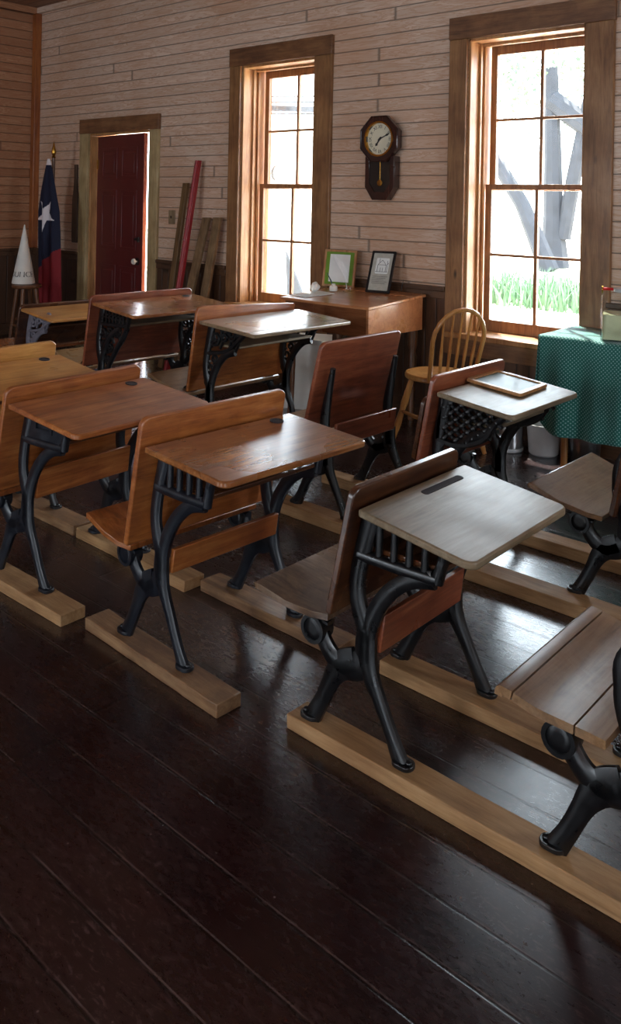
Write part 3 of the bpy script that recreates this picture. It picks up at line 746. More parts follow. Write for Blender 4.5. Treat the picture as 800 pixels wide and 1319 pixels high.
for sx in (-1, 1):
    for sy in (-1, 1):
        x, y = sx * (hw - .06), sy * (hd - .06)
        G().lathe([(.02, 0), (.024, .02), (.02, .06), (.026, .25), (.03, .42), (.022, .46), (.034, .5), (.034, .61)], 14, (x, y, 0)).build('leg', M['stool'], td)
def on_td(x, y): return ztd(y - (TY0 + TY1) / 2) if y < TY1 - .13 else ztd(y - (TY0 + TY1) / 2) + .002

def frame(name, label, x, y, w, h, rz, tilt, rail, fmat, parts, depth=.016):
    f = thing(name, label, 'picture frame', (x, y, on_td(x, y) + .002 + depth * abs(math.sin(tilt))), rz)
    Rm = Matrix.Rotation(tilt, 4, 'X')
    T = lambda a, b, t: tuple(Rm @ Vector((a, t, b)))
    G().ring(rrect(-w / 2, w / 2, 0, h, .003, 1), rrect(-w / 2 + rail, w / 2 - rail, rail, h - rail, .002, 1), T, 0, depth).build('frame_border', M[fmat], f, .002)
    for nm, poly, t0, t1, m in parts: G().prism(poly, T, t0, t1).build(nm, M[m], f)
    a, b = T(-.02, h * .75, depth), T(.02, h * .75, depth)
    ft = Vector(T(0, h * .75, depth)); foot_y = ft.y + h * .32
    G().prism([(-.018, 0), (.018, 0), (.018, 1), (-.018, 1)], lambda p, q, t: (p, foot_y + (ft.y - foot_y) * q + t, .004 + (ft.z - .004) * q), 0, .006).build('easel_strut', M[fmat if fmat == 'black' else 'plank_brown'], f)
    return f
frame('certificate_frame', 'light wooden frame with a green mat and white sheet on the teacher desk', -3.885, 4.66, .255, .265, R(12), R(-9), .016, 'jamb',
      [('green_mat', rrect(-.112, .112, .016, .249, .002, 1), .004, .008, 'green_mat'), ('white_sheet', rrect(-.08, .08, .035, .232, .002, 1), .001, .004, 'paper')])
pf = frame('picture_frame', 'black frame with a grey printed picture leaning back on the teacher desk', -3.49, 4.60, .175, .30, R(14), R(-24), .016, 'black',
      [('print', rrect(-.072, .072, .016, .284, .002, 1), .004, .008, 'sketch'),
       ('print_drawing', rrect(-.045, .05, .135, .25, .01, 3), .003, .004, 'paper')])
Rm = Matrix.Rotation(R(-24), 4, 'X'); g = G()
def stroke(a, b, w=.0022):
    dx, dz = b[0] - a[0], b[1] - a[1]; L = math.hypot(dx, dz); nx, nz = -dz / L * w / 2, dx / L * w / 2
    g.prism([(a[0] + nx, a[1] + nz), (b[0] + nx, b[1] + nz), (b[0] - nx, b[1] - nz), (a[0] - nx, a[1] - nz)], lambda p, q, t: tuple(Rm @ Vector((p, t, q))), .0015, .003)
for a, b in [((-.03, .15), (-.03, .20)), ((.03, .15), (.03, .20)), ((-.03, .2), (0, .235)), ((0, .235), (.03, .2)), ((-.03, .2), (.03, .2)), ((-.008, .15), (-.008, .18)), ((.008, .15), (.008, .18)), ((-.042, .15), (.046, .15)), ((-.02, .212), (-.02, .245)), ((.04, .15), (.038, .23)), ((.038, .2), (.046, .215))]: stroke(a, b)
for i in range(5): stroke((-.055, .115 - i * .012), (.055 - (i % 3) * .012, .115 - i * .012), .0016)
g.build('drawing_lines', M['ink'], pf)

def inkwell(label, x, y, kind):
    w = thing('inkwell', label, 'inkwell', (x, y, on_td(x, y) + .0025), 0)
    if kind == 'pot':
        G().lathe([(.026, 0), (.029, .006), (.029, .03), (.022, .036), (.014, .04), (.014, .05), (.01, .05), (.01, .03)], 20).build('pot', M['porcelain'], w)
        p = G().tube([(0, 0, .03), (-.02, -.008, .075), (-.045, -.018, .125)], [.0035, .0045, .002], 8); p.build('dip_pen', M['pen'], w)
    elif kind == 'small':
        G().lathe([(.018, 0), (.02, .012), (.012, .02), (.009, .026), (.006, .026), (.006, .015)], 18).build('pot', M['clear_glass'], w)
        G().tube([(0, 0, .012), (.008, .0, .05), (.018, 0, .09)], [.003, .0035, .0015], 8).build('dip_pen', M['black'], w)
    else:
        G().lathe([(.026, 0), (.028, .005), (.026, .035), (.012, .045), (.012, .06), (.015, .062), (.015, .066), (.009, .066), (.009, .02)], 20).build('glass_bottle', M['clear_glass'], w)
        # feather: rachis plus curved vane
        ra = [(0, 0, .02), (-.015, 0, .09), (-.045, 0, .16), (-.085, 0, .215), (-.115, 0, .235)]
        q = G().tube(ra, [.002, .002, .0016, .0012, .0006], 6)
        fl = [(-.012, .075), (.004, .085), (.008, .11), (-.014, .155), (-.045, .2), (-.085, .235), (-.115, .247), (-.128, .238), (-.12, .215), (-.09, .19), (-.062, .155), (-.04, .115), (-.028, .09)]
        q.prism(fl, lambda a, b, t: (a, t - .006 * math.sin(a * 60), b), -.0012, .0012)
        q.build('quill_feather', M['feather'], w)
    return w
inkwell('white ink pot with a dark dip pen before the green-matted frame', -3.805, 4.52, 'pot')
inkwell('glass ink bottle holding a large white quill feather', -3.70, 4.54, 'quill')
inkwell('tiny inkwell with a dark pen on the back ledge of the teacher desk', -3.36, 4.70, 'small')
ps = G()
ps.prism(rrect(-.09, .09, -.12, .12, .002, 1), lambda a, b, t: (a, b, t), 0, .004)
o = ps.build('paper_sheet', M['paper']); o.location = (-3.83, 4.33, ztd(4.33 - 4.45) + .002); o.rotation_euler = (R(3.7), 0, R(-15)); tag(o, 'white paper sheet lying on the sunlit left half of the teacher desk', 'paper')
bm_ = bmesh.new(); bmesh.ops.create_icosphere(bm_, subdivisions=3, radius=.036); rr = random.Random(3); dirs = [Vector((rr.gauss(0, 1), rr.gauss(0, 1), rr.gauss(0, 1))).normalized() for _ in range(16)]
g = G(); bm_.verts.ensure_lookup_table()
g.add([(v.co * (.72 + .3 * max(v.co.normalized().dot(q) for q in dirs) ** 6)) * 1.0 + Vector((0, 0, .03)) for v in bm_.verts], [tuple(v.index for v in f.verts) for f in bm_.faces]); bm_.free()
o = g.build('crumpled_paper', M['paper'], angle=15); o.location = (-3.885, 4.42, on_td(-3.9, 4.42) + .008); tag(o, 'small crumpled white paper on the left edge of the teacher desk', 'paper')

# slate on the lattice desk
slz = .70 + (.662 - .70) * ((-1.76 + 1.885 - .03) / .33)
sl = thing('writing_slate', 'wood-framed writing slate lying on the lattice-sided desk', 'slate', (-1.755, 3.225, slz + .0015), R(3))
sl.rotation_euler = (0, math.atan((.70 - .662) / .33), R(3))
G().ring(rrect(-.125, .125, -.135, .135, .02, 5), rrect(-.1, .1, -.112, .112, .006, 5), lambda a, b, t: (a, b, t), 0, .014).build('wooden_frame', M['jamb'], sl, .003)
G().box(-.102, .102, -.114, .114, .003, .009).build('slate_panel', M['slate'], sl)

# ------------------------------------------------------------------ wall clock
ck = thing('wall_clock', 'dark octagonal drop wall clock with pendulum hanging between the windows', 'clock', (-3.60, YW, 1.882))
def octa(r): return [(r * math.cos(R(22.5 + 45 * i)), r * math.sin(R(22.5 + 45 * i))) for i in range(8)]
fy = lambda a, b, t: (a, -t, b)
fc = lambda a, b, t: (a, -(t - .03) if t > .05 else -t, b)
def drop(s): return [(-.125 * s, -.12), (.125 * s, -.12), (.125 * s, -.335 + (1 - s) * .1), (.06 * s, -.425 + (1 - s) * .2), (-.06 * s, -.425 + (1 - s) * .2), (-.125 * s, -.335 + (1 - s) * .1)]
G().prism(octa(.15), fc, .005, .09).prism(drop(1), fc, .005, .09).build('case', M['clock_wood'], ck, .003)
G().ring(octa(.174), octa(.118), fc, .088, .118).ring(octa(.174), octa(.163), fc, .116, .124).build('octagonal_bezel', M['clock_wood'], ck, .004)
G().ring(drop(1.0), drop(.72), fc, .088, .104).build('drop_door', M['clock_wood'], ck, .002)
G().prism(drop(.74), fc, .0885, .0905).build('drop_backing', M['black'], ck)
G().ring(circ(0, 0, .123, 40), circ(0, 0, .111, 40), fc, .1, .124).build('brass_ring', M['brass'], ck)
dial = G().prism(circ(0, 0, .113, 40), fc, .09, .101).build('dial', M['dial'], ck)
def text_geo(body, size):
    c = bpy.data.curves.new('t', 'FONT'); c.body = body; c.size = size; c.align_x = 'CENTER'; c.align_y = 'CENTER'; c.extrude = 0
    o = bpy.data.objects.new('t', c); COL.objects.link(o)
    dg = bpy.context.evaluated_depsgraph_get(); dg.update(); me = o.evaluated_get(dg).to_mesh()
    vs = [tuple(v.co) for v in me.vertices]; fs = [tuple(p.vertices) for p in me.polygons]
    o.evaluated_get(dg).to_mesh_clear(); bpy.data.objects.remove(o); bpy.data.curves.remove(c)
    return vs, fs
g = G()
for i, nm in enumerate(['XII', 'I', 'II', 'III', 'IIII', 'V', 'VI', 'VII', 'VIII', 'IX', 'X', 'XI']):
    vs, fs = text_geo(nm, .036); a = -R(30 * i)
    xs_ = [v[0] for v in vs]; sx = min(1, .034 / (max(xs_) - min(xs_)))
    G().add([((x * sx * math.cos(a) - (y + .085) * math.sin(a)), -.0725, (x * sx * math.sin(a) + (y + .085) * math.cos(a))) for x, y, z in vs], fs).build('numeral', M['ink'], dial, smooth=False)
def hand(ang, L, w):
    g = G(); a = R(90 - ang)
    pts = [(-.02, 0), (-.012, w * .5), (L * .6, w * .35), (L * .75, w * .9), (L, 0), (L * .75, -w * .9), (L * .6, -w * .35), (-.012, -w * .5)]
    g.prism([(p * math.cos(a) - q * math.sin(a), p * math.sin(a) + q * math.cos(a)) for p, q in pts], fc, .104, .107); return g
hand(216, .062, .012).build('hour_hand', M['ink'], dial); hand(66, .088, .009).build('minute_hand', M['ink'], dial)
G().lathe([(.0, -.082), (.007, -.08), (.007, -.07)], 12, (0, 0, 0), 'Y').build('hand_hub', M['ink'], dial)
pd = G().tube([(0, -.064, -.13), (0, -.064, -.30)], .003, 8); pd.lathe([(.004, -.071), (.022, -.069), (.024, -.065), (.022, -.061)], 20, (0, 0, -.305), 'Y'); pd.build('pendulum', M['brass'], ck)
G().prism(drop(.735), fc, .1015, .103).build('drop_glass', M['clear_glass'], ck)

# ------------------------------------------------------------------ things on and against the back wall, left part
pdl = thing('wooden_paddle', 'narrow dark wooden paddle hanging on the wall left of the red door', 'paddle', (-7.44, YW, .98))
G().prism([(-.045, .0), (-.05, .06), (-.05, .42), (-.032, .52), (-.024, .60), (-.024, .78), (.024, .78), (.024, .60), (.032, .52), (.05, .42), (.05, .06), (.045, 0)], fy, .0, .02).build('blade', M['paddle'], pdl, .003)
sw = thing('switch_plate', 'small wooden wall plate right of the red door', 'wall plate', (-5.93, YW, 1.275))
G().prism(rrect(-.04, .04, -.062, .062, .006, 3), fy, .002, .014).build('plate', M['switch'], sw, .002)
G().box(-.007, .007, -.024, -.014, -.012, .012).build('toggle', M['paddle'], sw, .001)
def leaner(name, label, xb, zt, xt, w, t, mat, gap, end='flat', bead=False):
    """board standing on the floor, leaning on the wall: base x, top x / height"""
    o = thing(name, label, 'board', (xb, YW - .05 - gap, 0), 0, None)
    dx, dy = xt - xb, gap
    f = lambda a, s, b: (a + dx * s, b + (dy) * s, zt * s)
    n = 6; g = G()
    for k in range(n):
        pass
    vs = []
    for k in range(n + 1):
        s = k / n
        for a, b in ((-w / 2, -t), (w / 2, -t), (w / 2, 0), (-w / 2, 0)): vs.append(f(a, s, b))
    fs = [(0, 1, 2, 3), (4 * n, 4 * n + 3, 4 * n + 2, 4 * n + 1)] + [(4 * k + q, 4 * k + (q + 1) % 4, 4 * k + 4 + (q + 1) % 4, 4 * k + 4 + q) for k in range(n) for q in range(4)]
    g.add(vs, fs); g.build('board', M[mat], o, .003)
    if bead:
        g = G().tube([f(0, 0, -t), f(0, 1, -t)], w * .22, 8); g.build('rib', M[mat], o)
        for s_ in (.28, .62): G().lathe([(.005, 0), (.005, .004)], 10).map(lambda x, y, z: (f(0, s_, -t - .006)[0] + x, f(0, s_, -t - .012)[1] + z, f(0, s_, 0)[2] + y)).build('screw', M['bolt'], o)
    return o
leaner('leaning_batten', 'slim brown batten leaning on the wall right of the switch plate', -5.765, 1.575, -5.675, .062, .03, 'plank_brown', .16)
leaner('leaning_pole', 'tall red painted pole leaning on the wall between door and window', -5.615, 1.765, -5.52, .05, .035, 'red_paint', .22, bead=True)
leaner('leaning_plank', 'left one of the two short grey planks leaning below the window edge', -5.60, 1.285, -5.40, .085, .03, 'plank_grey', .17)
leaner('leaning_plank', 'right one of the two short grey planks, upright against the window casing', -5.40, 1.29, -5.265, .085, .03, 'plank_grey', .13)

# flag on its pole
fx0, fy0 = -7.40, 4.53
fl = thing('flag', 'Texas flag hanging furled on a pole with spear tip in the left corner', 'flag', (fx0, fy0, 0))
G().lathe([(.15, 0), (.15, .02), (.12, .05), (.03, .07), (.022, .12)], 24).build('base', M['black'], fl)
G().tube([(0, 0, .05), (0, 0, 1.82)], .014, 12).build('pole', M['stool'], fl)
G().lathe([(.016, 1.81), (.02, 1.82), (.012, 1.83), (.02, 1.85), (.024, 1.87), (.012, 1.92), (.001, 1.975)], 12).build('spear_tip', M['brass'], fl)
def flag_mesh():
    nu, nv = 90, 160
    vs, fs, mi = [], [], []
    zt, zb = 1.80, .40
    for j in range(nv + 1):
        v = j / nv; z = zt + (zb - zt) * v
        hwid = .018 + .155 * min(1, v / .36) ** .8
        cx = .0 + .08 * v
        for i in range(nu + 1):
            u = i / nu; s = (u - .5) * 2
            y = -.05 - .055 * math.cos(s * 1.4) * min(1, v * 3 + .3) - .018 * math.sin(u * 16 + v * 1.5) * min(1, v * 2)
            vs.append((cx + s * hwid, y, z))
    cs, R1, R2 = (.02, 1.255), .165, .064
    def instar(x, z):
        dx, dz = x - cs[0], cs[1] - z
        r = math.hypot(dx, dz); a = (math.degrees(math.atan2(dx, dz)) + R2 * 0 + 36 * 100) % 72
        a = min(a, 72 - a)          # 0 at a tip, 36 at a notch
        # edge between tip (R1 at 0) and notch (R2 at 36)
        x1, y1 = R1, 0; x2, y2 = R2 * math.cos(R(36)), R2 * math.sin(R(36))
        px, py = r * math.cos(R(a)), r * math.sin(R(a))
        return (x2 - x1) * (py - y1) - (y2 - y1) * (px - x1) > 0
    for j in range(nv):
        for i in range(nu):
            a = j * (nu + 1) + i; fs.append((a, a + 1, a + nu + 2, a + nu + 1))
            x = (vs[a][0] + vs[a + nu + 2][0]) / 2; z = (vs[a][2] + vs[a + nu + 2][2]) / 2
            m = 0
            if z < .80 + .64 * x: m = 2
            elif instar(x, z): m = 1
            elif z > 1.735: m = 1
            mi.append(m)
    g = G(); g.add(vs, fs); g.mi = mi; return g
o = flag_mesh().build('flag_cloth', [M['flag_blue'], M['flag_white'], M['flag_red']], fl, 0, True, 180)
sd = o.modifiers.new('thick', 'SOLIDIFY'); sd.thickness = .004

# stool with dunce cap
sx_, sy_ = -7.20, 4.12
so = thing('wooden_stool', 'dark wooden stool in the left corner carrying the white cone cap', 'stool', (sx_, sy_, 0))
G().lathe([(.11, .59), (.13, .595), (.135, .608), (.13, .624), (.11, .63)], 28, (.04, .01, 0)).build('seat', M['stool'], so)
for i in range(4):
    a = R(40 + 90 * i); G().tube([(.04 + .085 * math.cos(a), .01 + .085 * math.sin(a), .595), (.04 + .16 * math.cos(a), .01 + .16 * math.sin(a), 0)], [.02, .016], 10).build('leg', M['stool'], so)
for i in range(4):
    a, b = R(40 + 90 * i), R(130 + 90 * i); z = .25 + .05 * (i % 2); q = .085 + .075 * (1 - z / .595)
    G().tube([(.04 + q * math.cos(a), .01 + q * math.sin(a), z), (.04 + q * math.cos(b), .01 + q * math.sin(b), z)], .011, 8).build('rung', M['stool'], so)
dc = thing('dunce_cap', 'white paper cone cap lettered DUNCE standing on the stool', 'cap', (sx_, sy_, .632))
CH, CR = .54, .105
G().lathe([(CR, 0), (CR * .99, .006), (.004, CH)], 48).build('cone', M['white'], dc)
g = G(); vs, fs = text_geo('DUNCE', .068)
toward = math.atan2(-sy_, -sx_) + .0
out = []
zc = .085
for x, y, z in vs:
    h = zc + y; r = CR * (1 - h / CH) + .0012
    a = toward - R(14) + x / (CR * (1 - zc / CH)); out.append((r * math.cos(a), r * math.sin(a), h))
g.add(out, fs); g.build('lettering', M['ink'], dc, smooth=False)

# ------------------------------------------------------------------ hoop-back chair
ch = thing('hoop_back_chair', 'honey-coloured spindle chair with hooped back under the right window', 'chair', (-2.77, 4.27, 0), R(158))
# local: +x = front of the seat
seat_poly = [(.20 * math.cos(a) * (1.0 if math.cos(a) > 0 else .95), .20 * math.sin(a)) for a in [2 * PI * k / 32 for k in range(32)]]
G().prism([(p * .98, q) for p, q in seat_poly], lambda a, b, t: (a, b, .405 + t + .01 * (a * a + b * b) / .04), 0, .032).build('seat', M['chair'], ch, .008)
for sx in (1, -1):
    for sy in (1, -1):
        t0 = Vector((sx * .11, sy * .11, .41)); t1 = Vector((sx * .20, sy * .19, 0))
        pts = [t0.lerp(t1, q) for q in (0, .15, .4, .5, .7, 1)]
        G().tube(pts, [.013, .018, .022, .016, .021, .012], 10).build('leg', M['chair'], ch)
for sy in (1, -1): G().tube([(.16, sy * .155, .2), (0, sy * .16, .2), (-.16, sy * .155, .2)], [.009, .013, .009], 8).build('stretcher', M['chair'], ch)
G().tube([(0, -.16, .2), (0, 0, .2), (0, .16, .2)], [.009, .013, .009], 8).build('stretcher', M['chair'], ch)
hp = []
for k in range(25):
    u = k / 24
    if u < .3: a = u / .3; y, z = -.155 - .022 * a, .43 + .24 * a
    elif u > .7: a = (1 - u) / .3; y, z = .155 + .022 * a, .43 + .24 * a
    else:
        a = PI * (u - .3) / .4; y, z = -.177 * math.cos(a), .67 + .175 * math.sin(a)
    hp.append((-.13 - .24 * (z - .43), y, z))
G().tube(hp, .013, 10).build('back_hoop', M['chair'], ch)
for k in range(5):
    y0 = -.10 + k * .05; y1 = -.124 + k * .062; z1 = .67 + .175 * math.sqrt(max(0, 1 - (y1 / .177) ** 2)) - .004
    p = [Vector((-.145, y0, .43)).lerp(Vector((-.13 - .24 * (z1 - .43), y1, z1)), q) for q in (0, .25, .4, .7, 1)]
    G().tube(p, [.007, .009, .0105, .007, .006], 8).build('spindle', M['chair'], ch)

# ------------------------------------------------------------------ table under teal cloth
tb = thing('serving_table', 'wooden-legged table under the teal cloth below the right window', 'table', (-1.55, 4.57, 0))
G().box(-.57, .75, -.2, .2, .705, .73).build('tabletop', M['chair'], tb, .004)
for x in (-.52, .7):
    for y in (-.11, .16): G().lathe([(.018, 0), (.022, .3), (.03, .62), (.03, .705)], 14, (x, y, 0)).build('leg', M['chair'], tb)
for y in (-.11, .16): G().box(-.5, .68, y - .012, y + .012, .6, .69).build('apron', M['chair'], tb, .003)
def cloth():
    x0, x1, y0, y1, zt = -2.165, -.75, 4.33, 4.79, .737
    nx = 120
    rows = [(y1, zt, 0)] + [(y1 + (y0 - y1) * q / 4, zt, 0) for q in range(1, 4)] + [(y0 + .012, zt, 0), (y0, zt - .006, 0)]
    hang = .51
    nz = 40
    vs, uv, fs = [], [], []
    L = len(rows) + nz
    for i in range(nx + 1):
        u = i / nx; x = x0 + (x1 - x0) * u; s = 0; py, pz = rows[0][0], rows[0][1]
        for k in range(L):
            if k < len(rows): y, z = rows[k][0], rows[k][1] + .003 * math.sin(x * 14 + k)
            else:
                v = (k - len(rows) + 1) / nz
                dl = hang
                e = (x - x0)
                if e < .09: dl = hang - .03 * (1 - e / .09) ** 2 * 2
                dl += .012 * math.sin(x * 9)
                z = zt - .006 - dl * v
                y = y0 - .004 - (.022 * math.sin(x * 21 + .6) + .014 * math.sin(x * 37 + 1)) * v ** .8 - .02 * v
            s += math.hypot(y - py, z - pz); py, pz = y, z
            xx = x + (.02 * math.sin(v * 3) * 0 if k >= len(rows) else 0)
            vs.append((xx, y, z)); uv.append((x, s))
    for i in range(nx):
        for k in range(L - 1):
            a = i * L + k; fs.append((a, a + 1, a + L + 1, a + L))
    # left end drop
    b = len(vs); ny, nz2 = 24, 24
    for i in range(ny + 1):
        y = y0 + (y1 - y0) * i / ny
        for k in range(nz2 + 1):
            v = k / nz2; vs.append((x0 - .004 - .02 * v - .015 * math.sin(y * 24) * v, y + (-.024 * v if i == 0 else 0), zt - .002 - .46 * v)); uv.append((y + 3, v * .46))
    for i in range(ny):
        for k in range(nz2):
            a = b + i * (nz2 + 1) + k; fs.append((a, a + 1, a + nz2 + 2, a + nz2 + 1))
    g = G(); g.add(vs, fs); return g, uv
g, uv = cloth()
o = g.build('tablecloth', M['cloth'], None, 0, True, 70, uv); sd = o.modifiers.new('thick', 'SOLIDIFY'); sd.thickness = .003; sd.offset = 0
tag(o, 'teal dotted tablecloth draped over the table below the right window', 'tablecloth')
jr = thing('drink_dispenser', 'square glass drink dispenser with red handle on the teal cloth', 'jar', (-1.755, 4.50, .741), R(20))
def sq(r, c): return rrect(-r, r, -r, r, c, 4)
g = G().ring(sq(.125, .03), sq(.119, .027), lambda a, b, t: (a, b, t), .006, .235); g.prism(sq(.125, .03), lambda a, b, t: (a, b, t), 0, .006)
g.lathe([(.09, .235), (.06, .255), (.058, .255)], 24, cap=False)
g.build('glass_body', M['clear_glass'], jr)
G().prism(sq(.117, .026), lambda a, b, t: (a, b, t), .008, .135).build('drink', M['lemon'], jr)
G().lathe([(.065, .25), (.068, .255), (.068, .27), (.03, .278), (.001, .28)], 24).build('lid', M['enamel'], jr)
G().tube([(-.122, 0, .262), (0, 0, .262), (.122, 0, .262)], .008, 10).build('handle', M['red_handle'], jr)
for s in (-1, 1): G().ring([(p, q + .258) for p, q in circ(0, 0, .02, 16)], [(p, q + .258) for p, q in circ(0, 0, .012, 16)], lambda a, b, t: (s * .122 + t, a, b), -.003, .003).build('handle_ring', M['brass'], jr)
G().lathe([(.012, -.16), (.012, -.13), (.018, -.128), (.018, -.124)], 12, (.0, 0, .05), 'Y').build('tap', M['red_handle'], jr)

# vessels below the table
c1 = thing('milk_can', 'tall grey metal can on the floor left of the table leg', 'can', (-2.45, 4.55, 0))
G().lathe([(.072, 0), (.076, .004), (.076, .02), (.073, .024), (.073, .20), (.07, .22), (.05, .245), (.05, .27), (.058, .275)], 28).build('body', M['steel'], c1)
G().lathe([(.0765, .003), (.0785, .006), (.0785, .022), (.0765, .025)], 28, cap=False).build('base_band', M['enamel'], c1)
c2 = thing('enamel_bucket', 'white enamel bucket on the floor between the metal can and table leg', 'bucket', (-2.27, 4.62, 0))
G().lathe([(.075, 0), (.085, .01), (.098, .17), (.103, .172), (.103, .18), (.096, .18), (.08, .02), (.001, .02)], 30, cap=False).build('body', M['enamel'], c2)
G().tube([(-.1, 0, .165), (-.09, -.05, .21), (0, -.08, .235), (.09, -.05, .21), (.1, 0, .165)], .004, 8).build('bail_handle', M['steel'], c2)
c3 = thing('steel_pail', 'shiny steel pail on the floor behind the front table leg', 'pail', (-2.04, 4.66, 0))
G().lathe([(.078, 0), (.082, .006), (.092, .19), (.097, .194), (.097, .2), (.09, .2), (.08, .02), (.001, .02)], 30, cap=False).build('body', M['steel'], c3)
G().tube([(-.094, 0, .185), (-.085, -.04, .225), (0, -.06, .245), (.085, -.04, .225), (.094, 0, .185)], .004, 8).build('bail_handle', M['bolt'], c3)
bx_ = thing('white_carton', 'white cardboard carton on the floor beneath the teacher desk', 'box', (-3.99, 4.47, 0), R(24))
G().ring(rrect(-.15, .15, -.1, .1, .002, 1), rrect(-.146, .146, -.096, .096, .002, 1), lambda a, b, t: (a, b, t), 0, .45).box(-.149, .149, -.099, .099, 0, .004).build('carton_body', M['white'], bx_)
for s in (-1, 1): G().prism([(-.15, 0), (.15, 0), (.14, .07), (-.14, .07)], lambda a, b, t, s=s: (a, s * (.1 + b * .6) + t, .45 + b * .6), 0, .003).build('flap', M['white'], bx_)

# ------------------------------------------------------------------ outdoors
struct(G().box(-60, 30, YW + WT, 80, -.32, -.25).build('ground', M['soil'], smooth=False))
struct(G().box(-60, 30, 6.0, 12.6, -.25, -.242).build('ground_path', M['path'], smooth=False))
sh = thing('outhouse', 'white boarded outhouse with a crescent moon cut-out seen through the left window', 'outhouse', (-10.35, 11.0, -.25))
g = G().box(-1.3, 1.1, 0, 1.6, 0, 2.95); g.build('boarded_walls', M['shed'], sh)
G().prism([(-1.55, 2.85), (1.35, 2.62), (1.35, 2.72), (-1.55, 2.95)], lambda a, b, t: (a, t, b), -.3, 1.8).map(lambda x, y, z: (x, y, z + .55 + y * .12)).build('roof', M['shed_roof'], sh, .01)
for i in range(4): G().box(-1.45, 1.25, -.22, -.16, 3.2 + i * .10, 3.225 + i * .10).map(lambda x, y, z: (x, y, z - .06 * x)).build('rafter', M['shed_roof'], sh)
mo = [(.14 * math.cos(R(a)), .14 * math.sin(R(a))) for a in range(70, 291, 10)] + [(.042 + .13 * math.cos(R(a)), .135 * math.sin(R(a))) for a in range(265, 94, -10)]
G().prism([(p - .26, q + 2.18) for p, q in mo], lambda a, b, t: (a, -t, b), .03, .036).build('crescent_cutout', M['dark_hole'], sh)
G().box(-.75, .25, -.03, 0, .1, 2.45).build('shed_door', M['shed'], sh, .004)
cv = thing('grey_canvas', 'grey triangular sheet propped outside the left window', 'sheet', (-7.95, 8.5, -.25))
G().prism([(0, 0), (.52, 0), (.02, .97), (0, 1.0)], lambda a, b, t: (a, t - .08 * b, b), 0, .03).build('canvas_sheet', M['dark_sheet'], cv)  # solid dark triangle standing in for a sloped shadow on the outhouse

def tree(label, x, y, trunk, crown, leaves, seed):
    t = thing('tree', label, 'tree', (x, y, -.25), 0, 'trees beyond the right window')
    g = G()
    for pts, rad in trunk: g.tube(pts, rad, 9)
    g.build('trunk', M['bark'], t)
    rr = random.Random(seed); g = G()
    for _ in range(leaves):
        cx, cy, cz, r = rr.choice(crown)
        while True:
            p = Vector((rr.uniform(-1, 1), rr.uniform(-1, 1), rr.uniform(-1, 1)))
            if p.length < 1: break
        p = Vector((cx, cy, cz)) + p * r
        a = Vector((rr.gauss(0, 1), rr.gauss(0, 1), rr.gauss(0, 1))).normalized(); b = a.orthogonal().normalized(); s = rr.uniform(.06, .13)
        g.add([p - a * s, p + b * s * .5, p + a * s, p - b * s * .5], [(0, 1, 2, 3)])
    g.build('foliage', M['leaf'], t, smooth=False)['kind'] = 'stuff'
tree('large grey forked tree seen through the right window', -10.6, 22, [([(0, 0, 0), (-.05, 0, 1.2), (-.1, 0, 3), (-.2, 0, 5.5)], [.42, .28, .24, .18]), ([(.25, 0, .8), (.5, 0, 2.4), (.9, 0, 4.6)], [.2, .2, .16]), ([(-.15, 0, 4.6), (1.2, 0, 3.6), (2.6, .2, 2.2)], [.3, .3, .2]), ([(.7, 0, 3.6), (2.0, 0, 2.0), (3.2, 0, .3)], [.05, .04, .03])],
     [(-.6, .5, 6.3, 1.7), (1.2, .5, 5.8, 1.6), (2.4, 0, 4.6, 1.2), (-2.4, 1, 5.6, 1.6)], 1500, 1)
tree('leaning thin grey tree left of the forked one outside the right window', -10.9, 20.5, [([(.9, 0, 0), (.1, 0, 1.7), (-.8, 0, 3.0), (-1.9, 0, 3.6), (-2.6, 0, 4.6)], [.26, .2, .19, .16, .1])],
     [(-2.2, .3, 4.4, 1.1), (-1.2, .5, 5.6, 1.5), (-2.8, 0, 6.2, 1.4)], 900, 2)
tree('dense pale tree filling the distance behind the forked one', -13.5, 31, [([(0, 0, 0), (.1, 0, 3), (0, 0, 7)], [.3, .25, .15])], [(0, 0, 6.4, 2.6), (3, 0, 5.6, 2.2), (-3, 0, 6.2, 2.4), (5.5, 0, 6.6, 2.2)], 1600, 3)
g = G(); rr = random.Random(5)
for i in range(1350):
    x, y = rr.uniform(-8.95, -5.2), rr.uniform(12.7, 14.6); h = rr.uniform(.25, .62); a = rr.uniform(0, 2 * PI); w = rr.uniform(.012, .028)
    lx, ly = rr.gauss(0, .12), rr.gauss(0, .12); cx, cy = math.cos(a) * w, math.sin(a) * w
    g.add([(x - cx, y - cy, -.25), (x + cx, y + cy, -.25), (x + cx * .7 + lx * .5, y + cy * .7 + ly * .5, -.25 + h * .6), (x - cx * .7 + lx * .5, y - cy * .7 + ly * .5, -.25 + h * .6), (x + lx, y + ly, -.25 + h)], [(0, 1, 2, 3), (3, 2, 4)])
tag(g.build('leafy_border', M['grass'], smooth=False), 'green strappy plants bordering the pale path outside the right window', 'plants', kind='stuff')

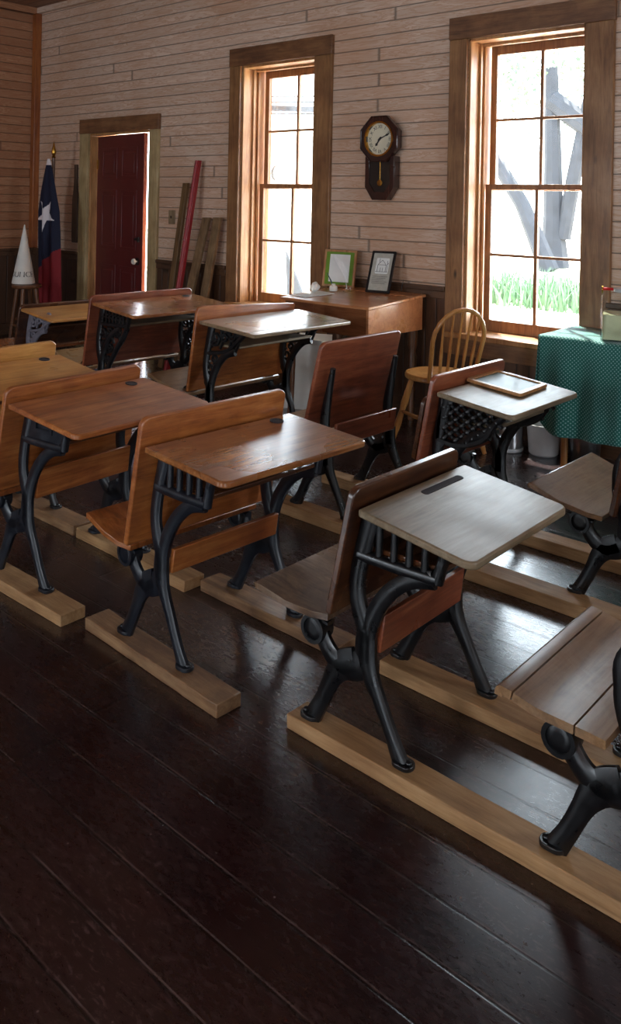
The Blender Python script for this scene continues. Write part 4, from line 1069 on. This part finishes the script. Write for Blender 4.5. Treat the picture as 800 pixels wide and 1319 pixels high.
# ------------------------------------------------------------------ light
w = bpy.data.worlds.new('daylight'); SC.world = w; w.use_nodes = True
nt = w.node_tree; bg = nt.nodes['Background']; bg.inputs[0].default_value = (.80, .90, 1.0, 1); bg.inputs[1].default_value = 3.2
sun = bpy.data.lights.new('sun', 'SUN'); sun.energy = 14.0; sun.angle = R(1.0); sun.color = (1, .95, .87)
so_ = bpy.data.objects.new('sun', sun); COL.objects.link(so_)
el, az = R(58), R(132)       # sun stands beyond the back wall
dirv = Vector((math.cos(el) * math.cos(az), math.cos(el) * math.sin(az), math.sin(el)))
so_.rotation_euler = dirv.to_track_quat('Z', 'Y').to_euler()
def portal(name, loc, rot, sx, sy):
    l = bpy.data.lights.new(name, 'AREA'); l.shape = 'RECTANGLE'; l.size = sx; l.size_y = sy; l.cycles.is_portal = True
    o = bpy.data.objects.new(name, l); COL.objects.link(o); o.location = loc; o.rotation_euler = rot
for a, b, c, d in OPEN: portal('portal', ((a + b) / 2, YW + WT + .01, (c + d) / 2), (R(-90), 0, 0), b - a, d - c)
for a, b, c, d in BACK_FILL: portal('portal', ((a + b) / 2, YB - .21, (c + d) / 2), (R(90), 0, 0), b - a, d - c)
for a, b, c, d in RIGHT_FILL: portal('portal', (XR + .21, (a + b) / 2, (c + d) / 2), (R(90), 0, R(90)), b - a, d - c)
portal('portal', ((DOOR[0] + DOOR[1]) / 2, YW + WT + .01, 1.03), (R(-90), 0, 0), W, 2.06)

# ------------------------------------------------------------------ camera
cd = bpy.data.cameras.new('camera'); cam = bpy.data.objects.new('camera', cd); COL.objects.link(cam); SC.camera = cam
cd.sensor_fit = 'AUTO'; cd.sensor_width = 36; cd.lens = 1100 / 1319 * 36
cd.shift_y = -(659.5 - 259.1) / 1319
cam.matrix_world = Matrix.Translation((0, 0, 1.44)) @ Matrix.Rotation(.7285, 4, 'Z') @ Matrix.Rotation(PI / 2, 4, 'X') @ Matrix.Rotation(.0199, 4, 'Z')
cd.clip_end = 200
vs_ = SC.view_settings; vs_.view_transform = 'Standard'; vs_.look = 'None'; vs_.gamma = 1; vs_.use_curve_mapping = False; vs_.exposure = 2.5
SC.cycles.max_bounces = 8; SC.cycles.diffuse_bounces = 5; SC.cycles.glossy_bounces = 4; SC.cycles.transparent_max_bounces = 12
SC.cycles.sample_clamp_indirect = 6
SC.cycles.use_denoising = True
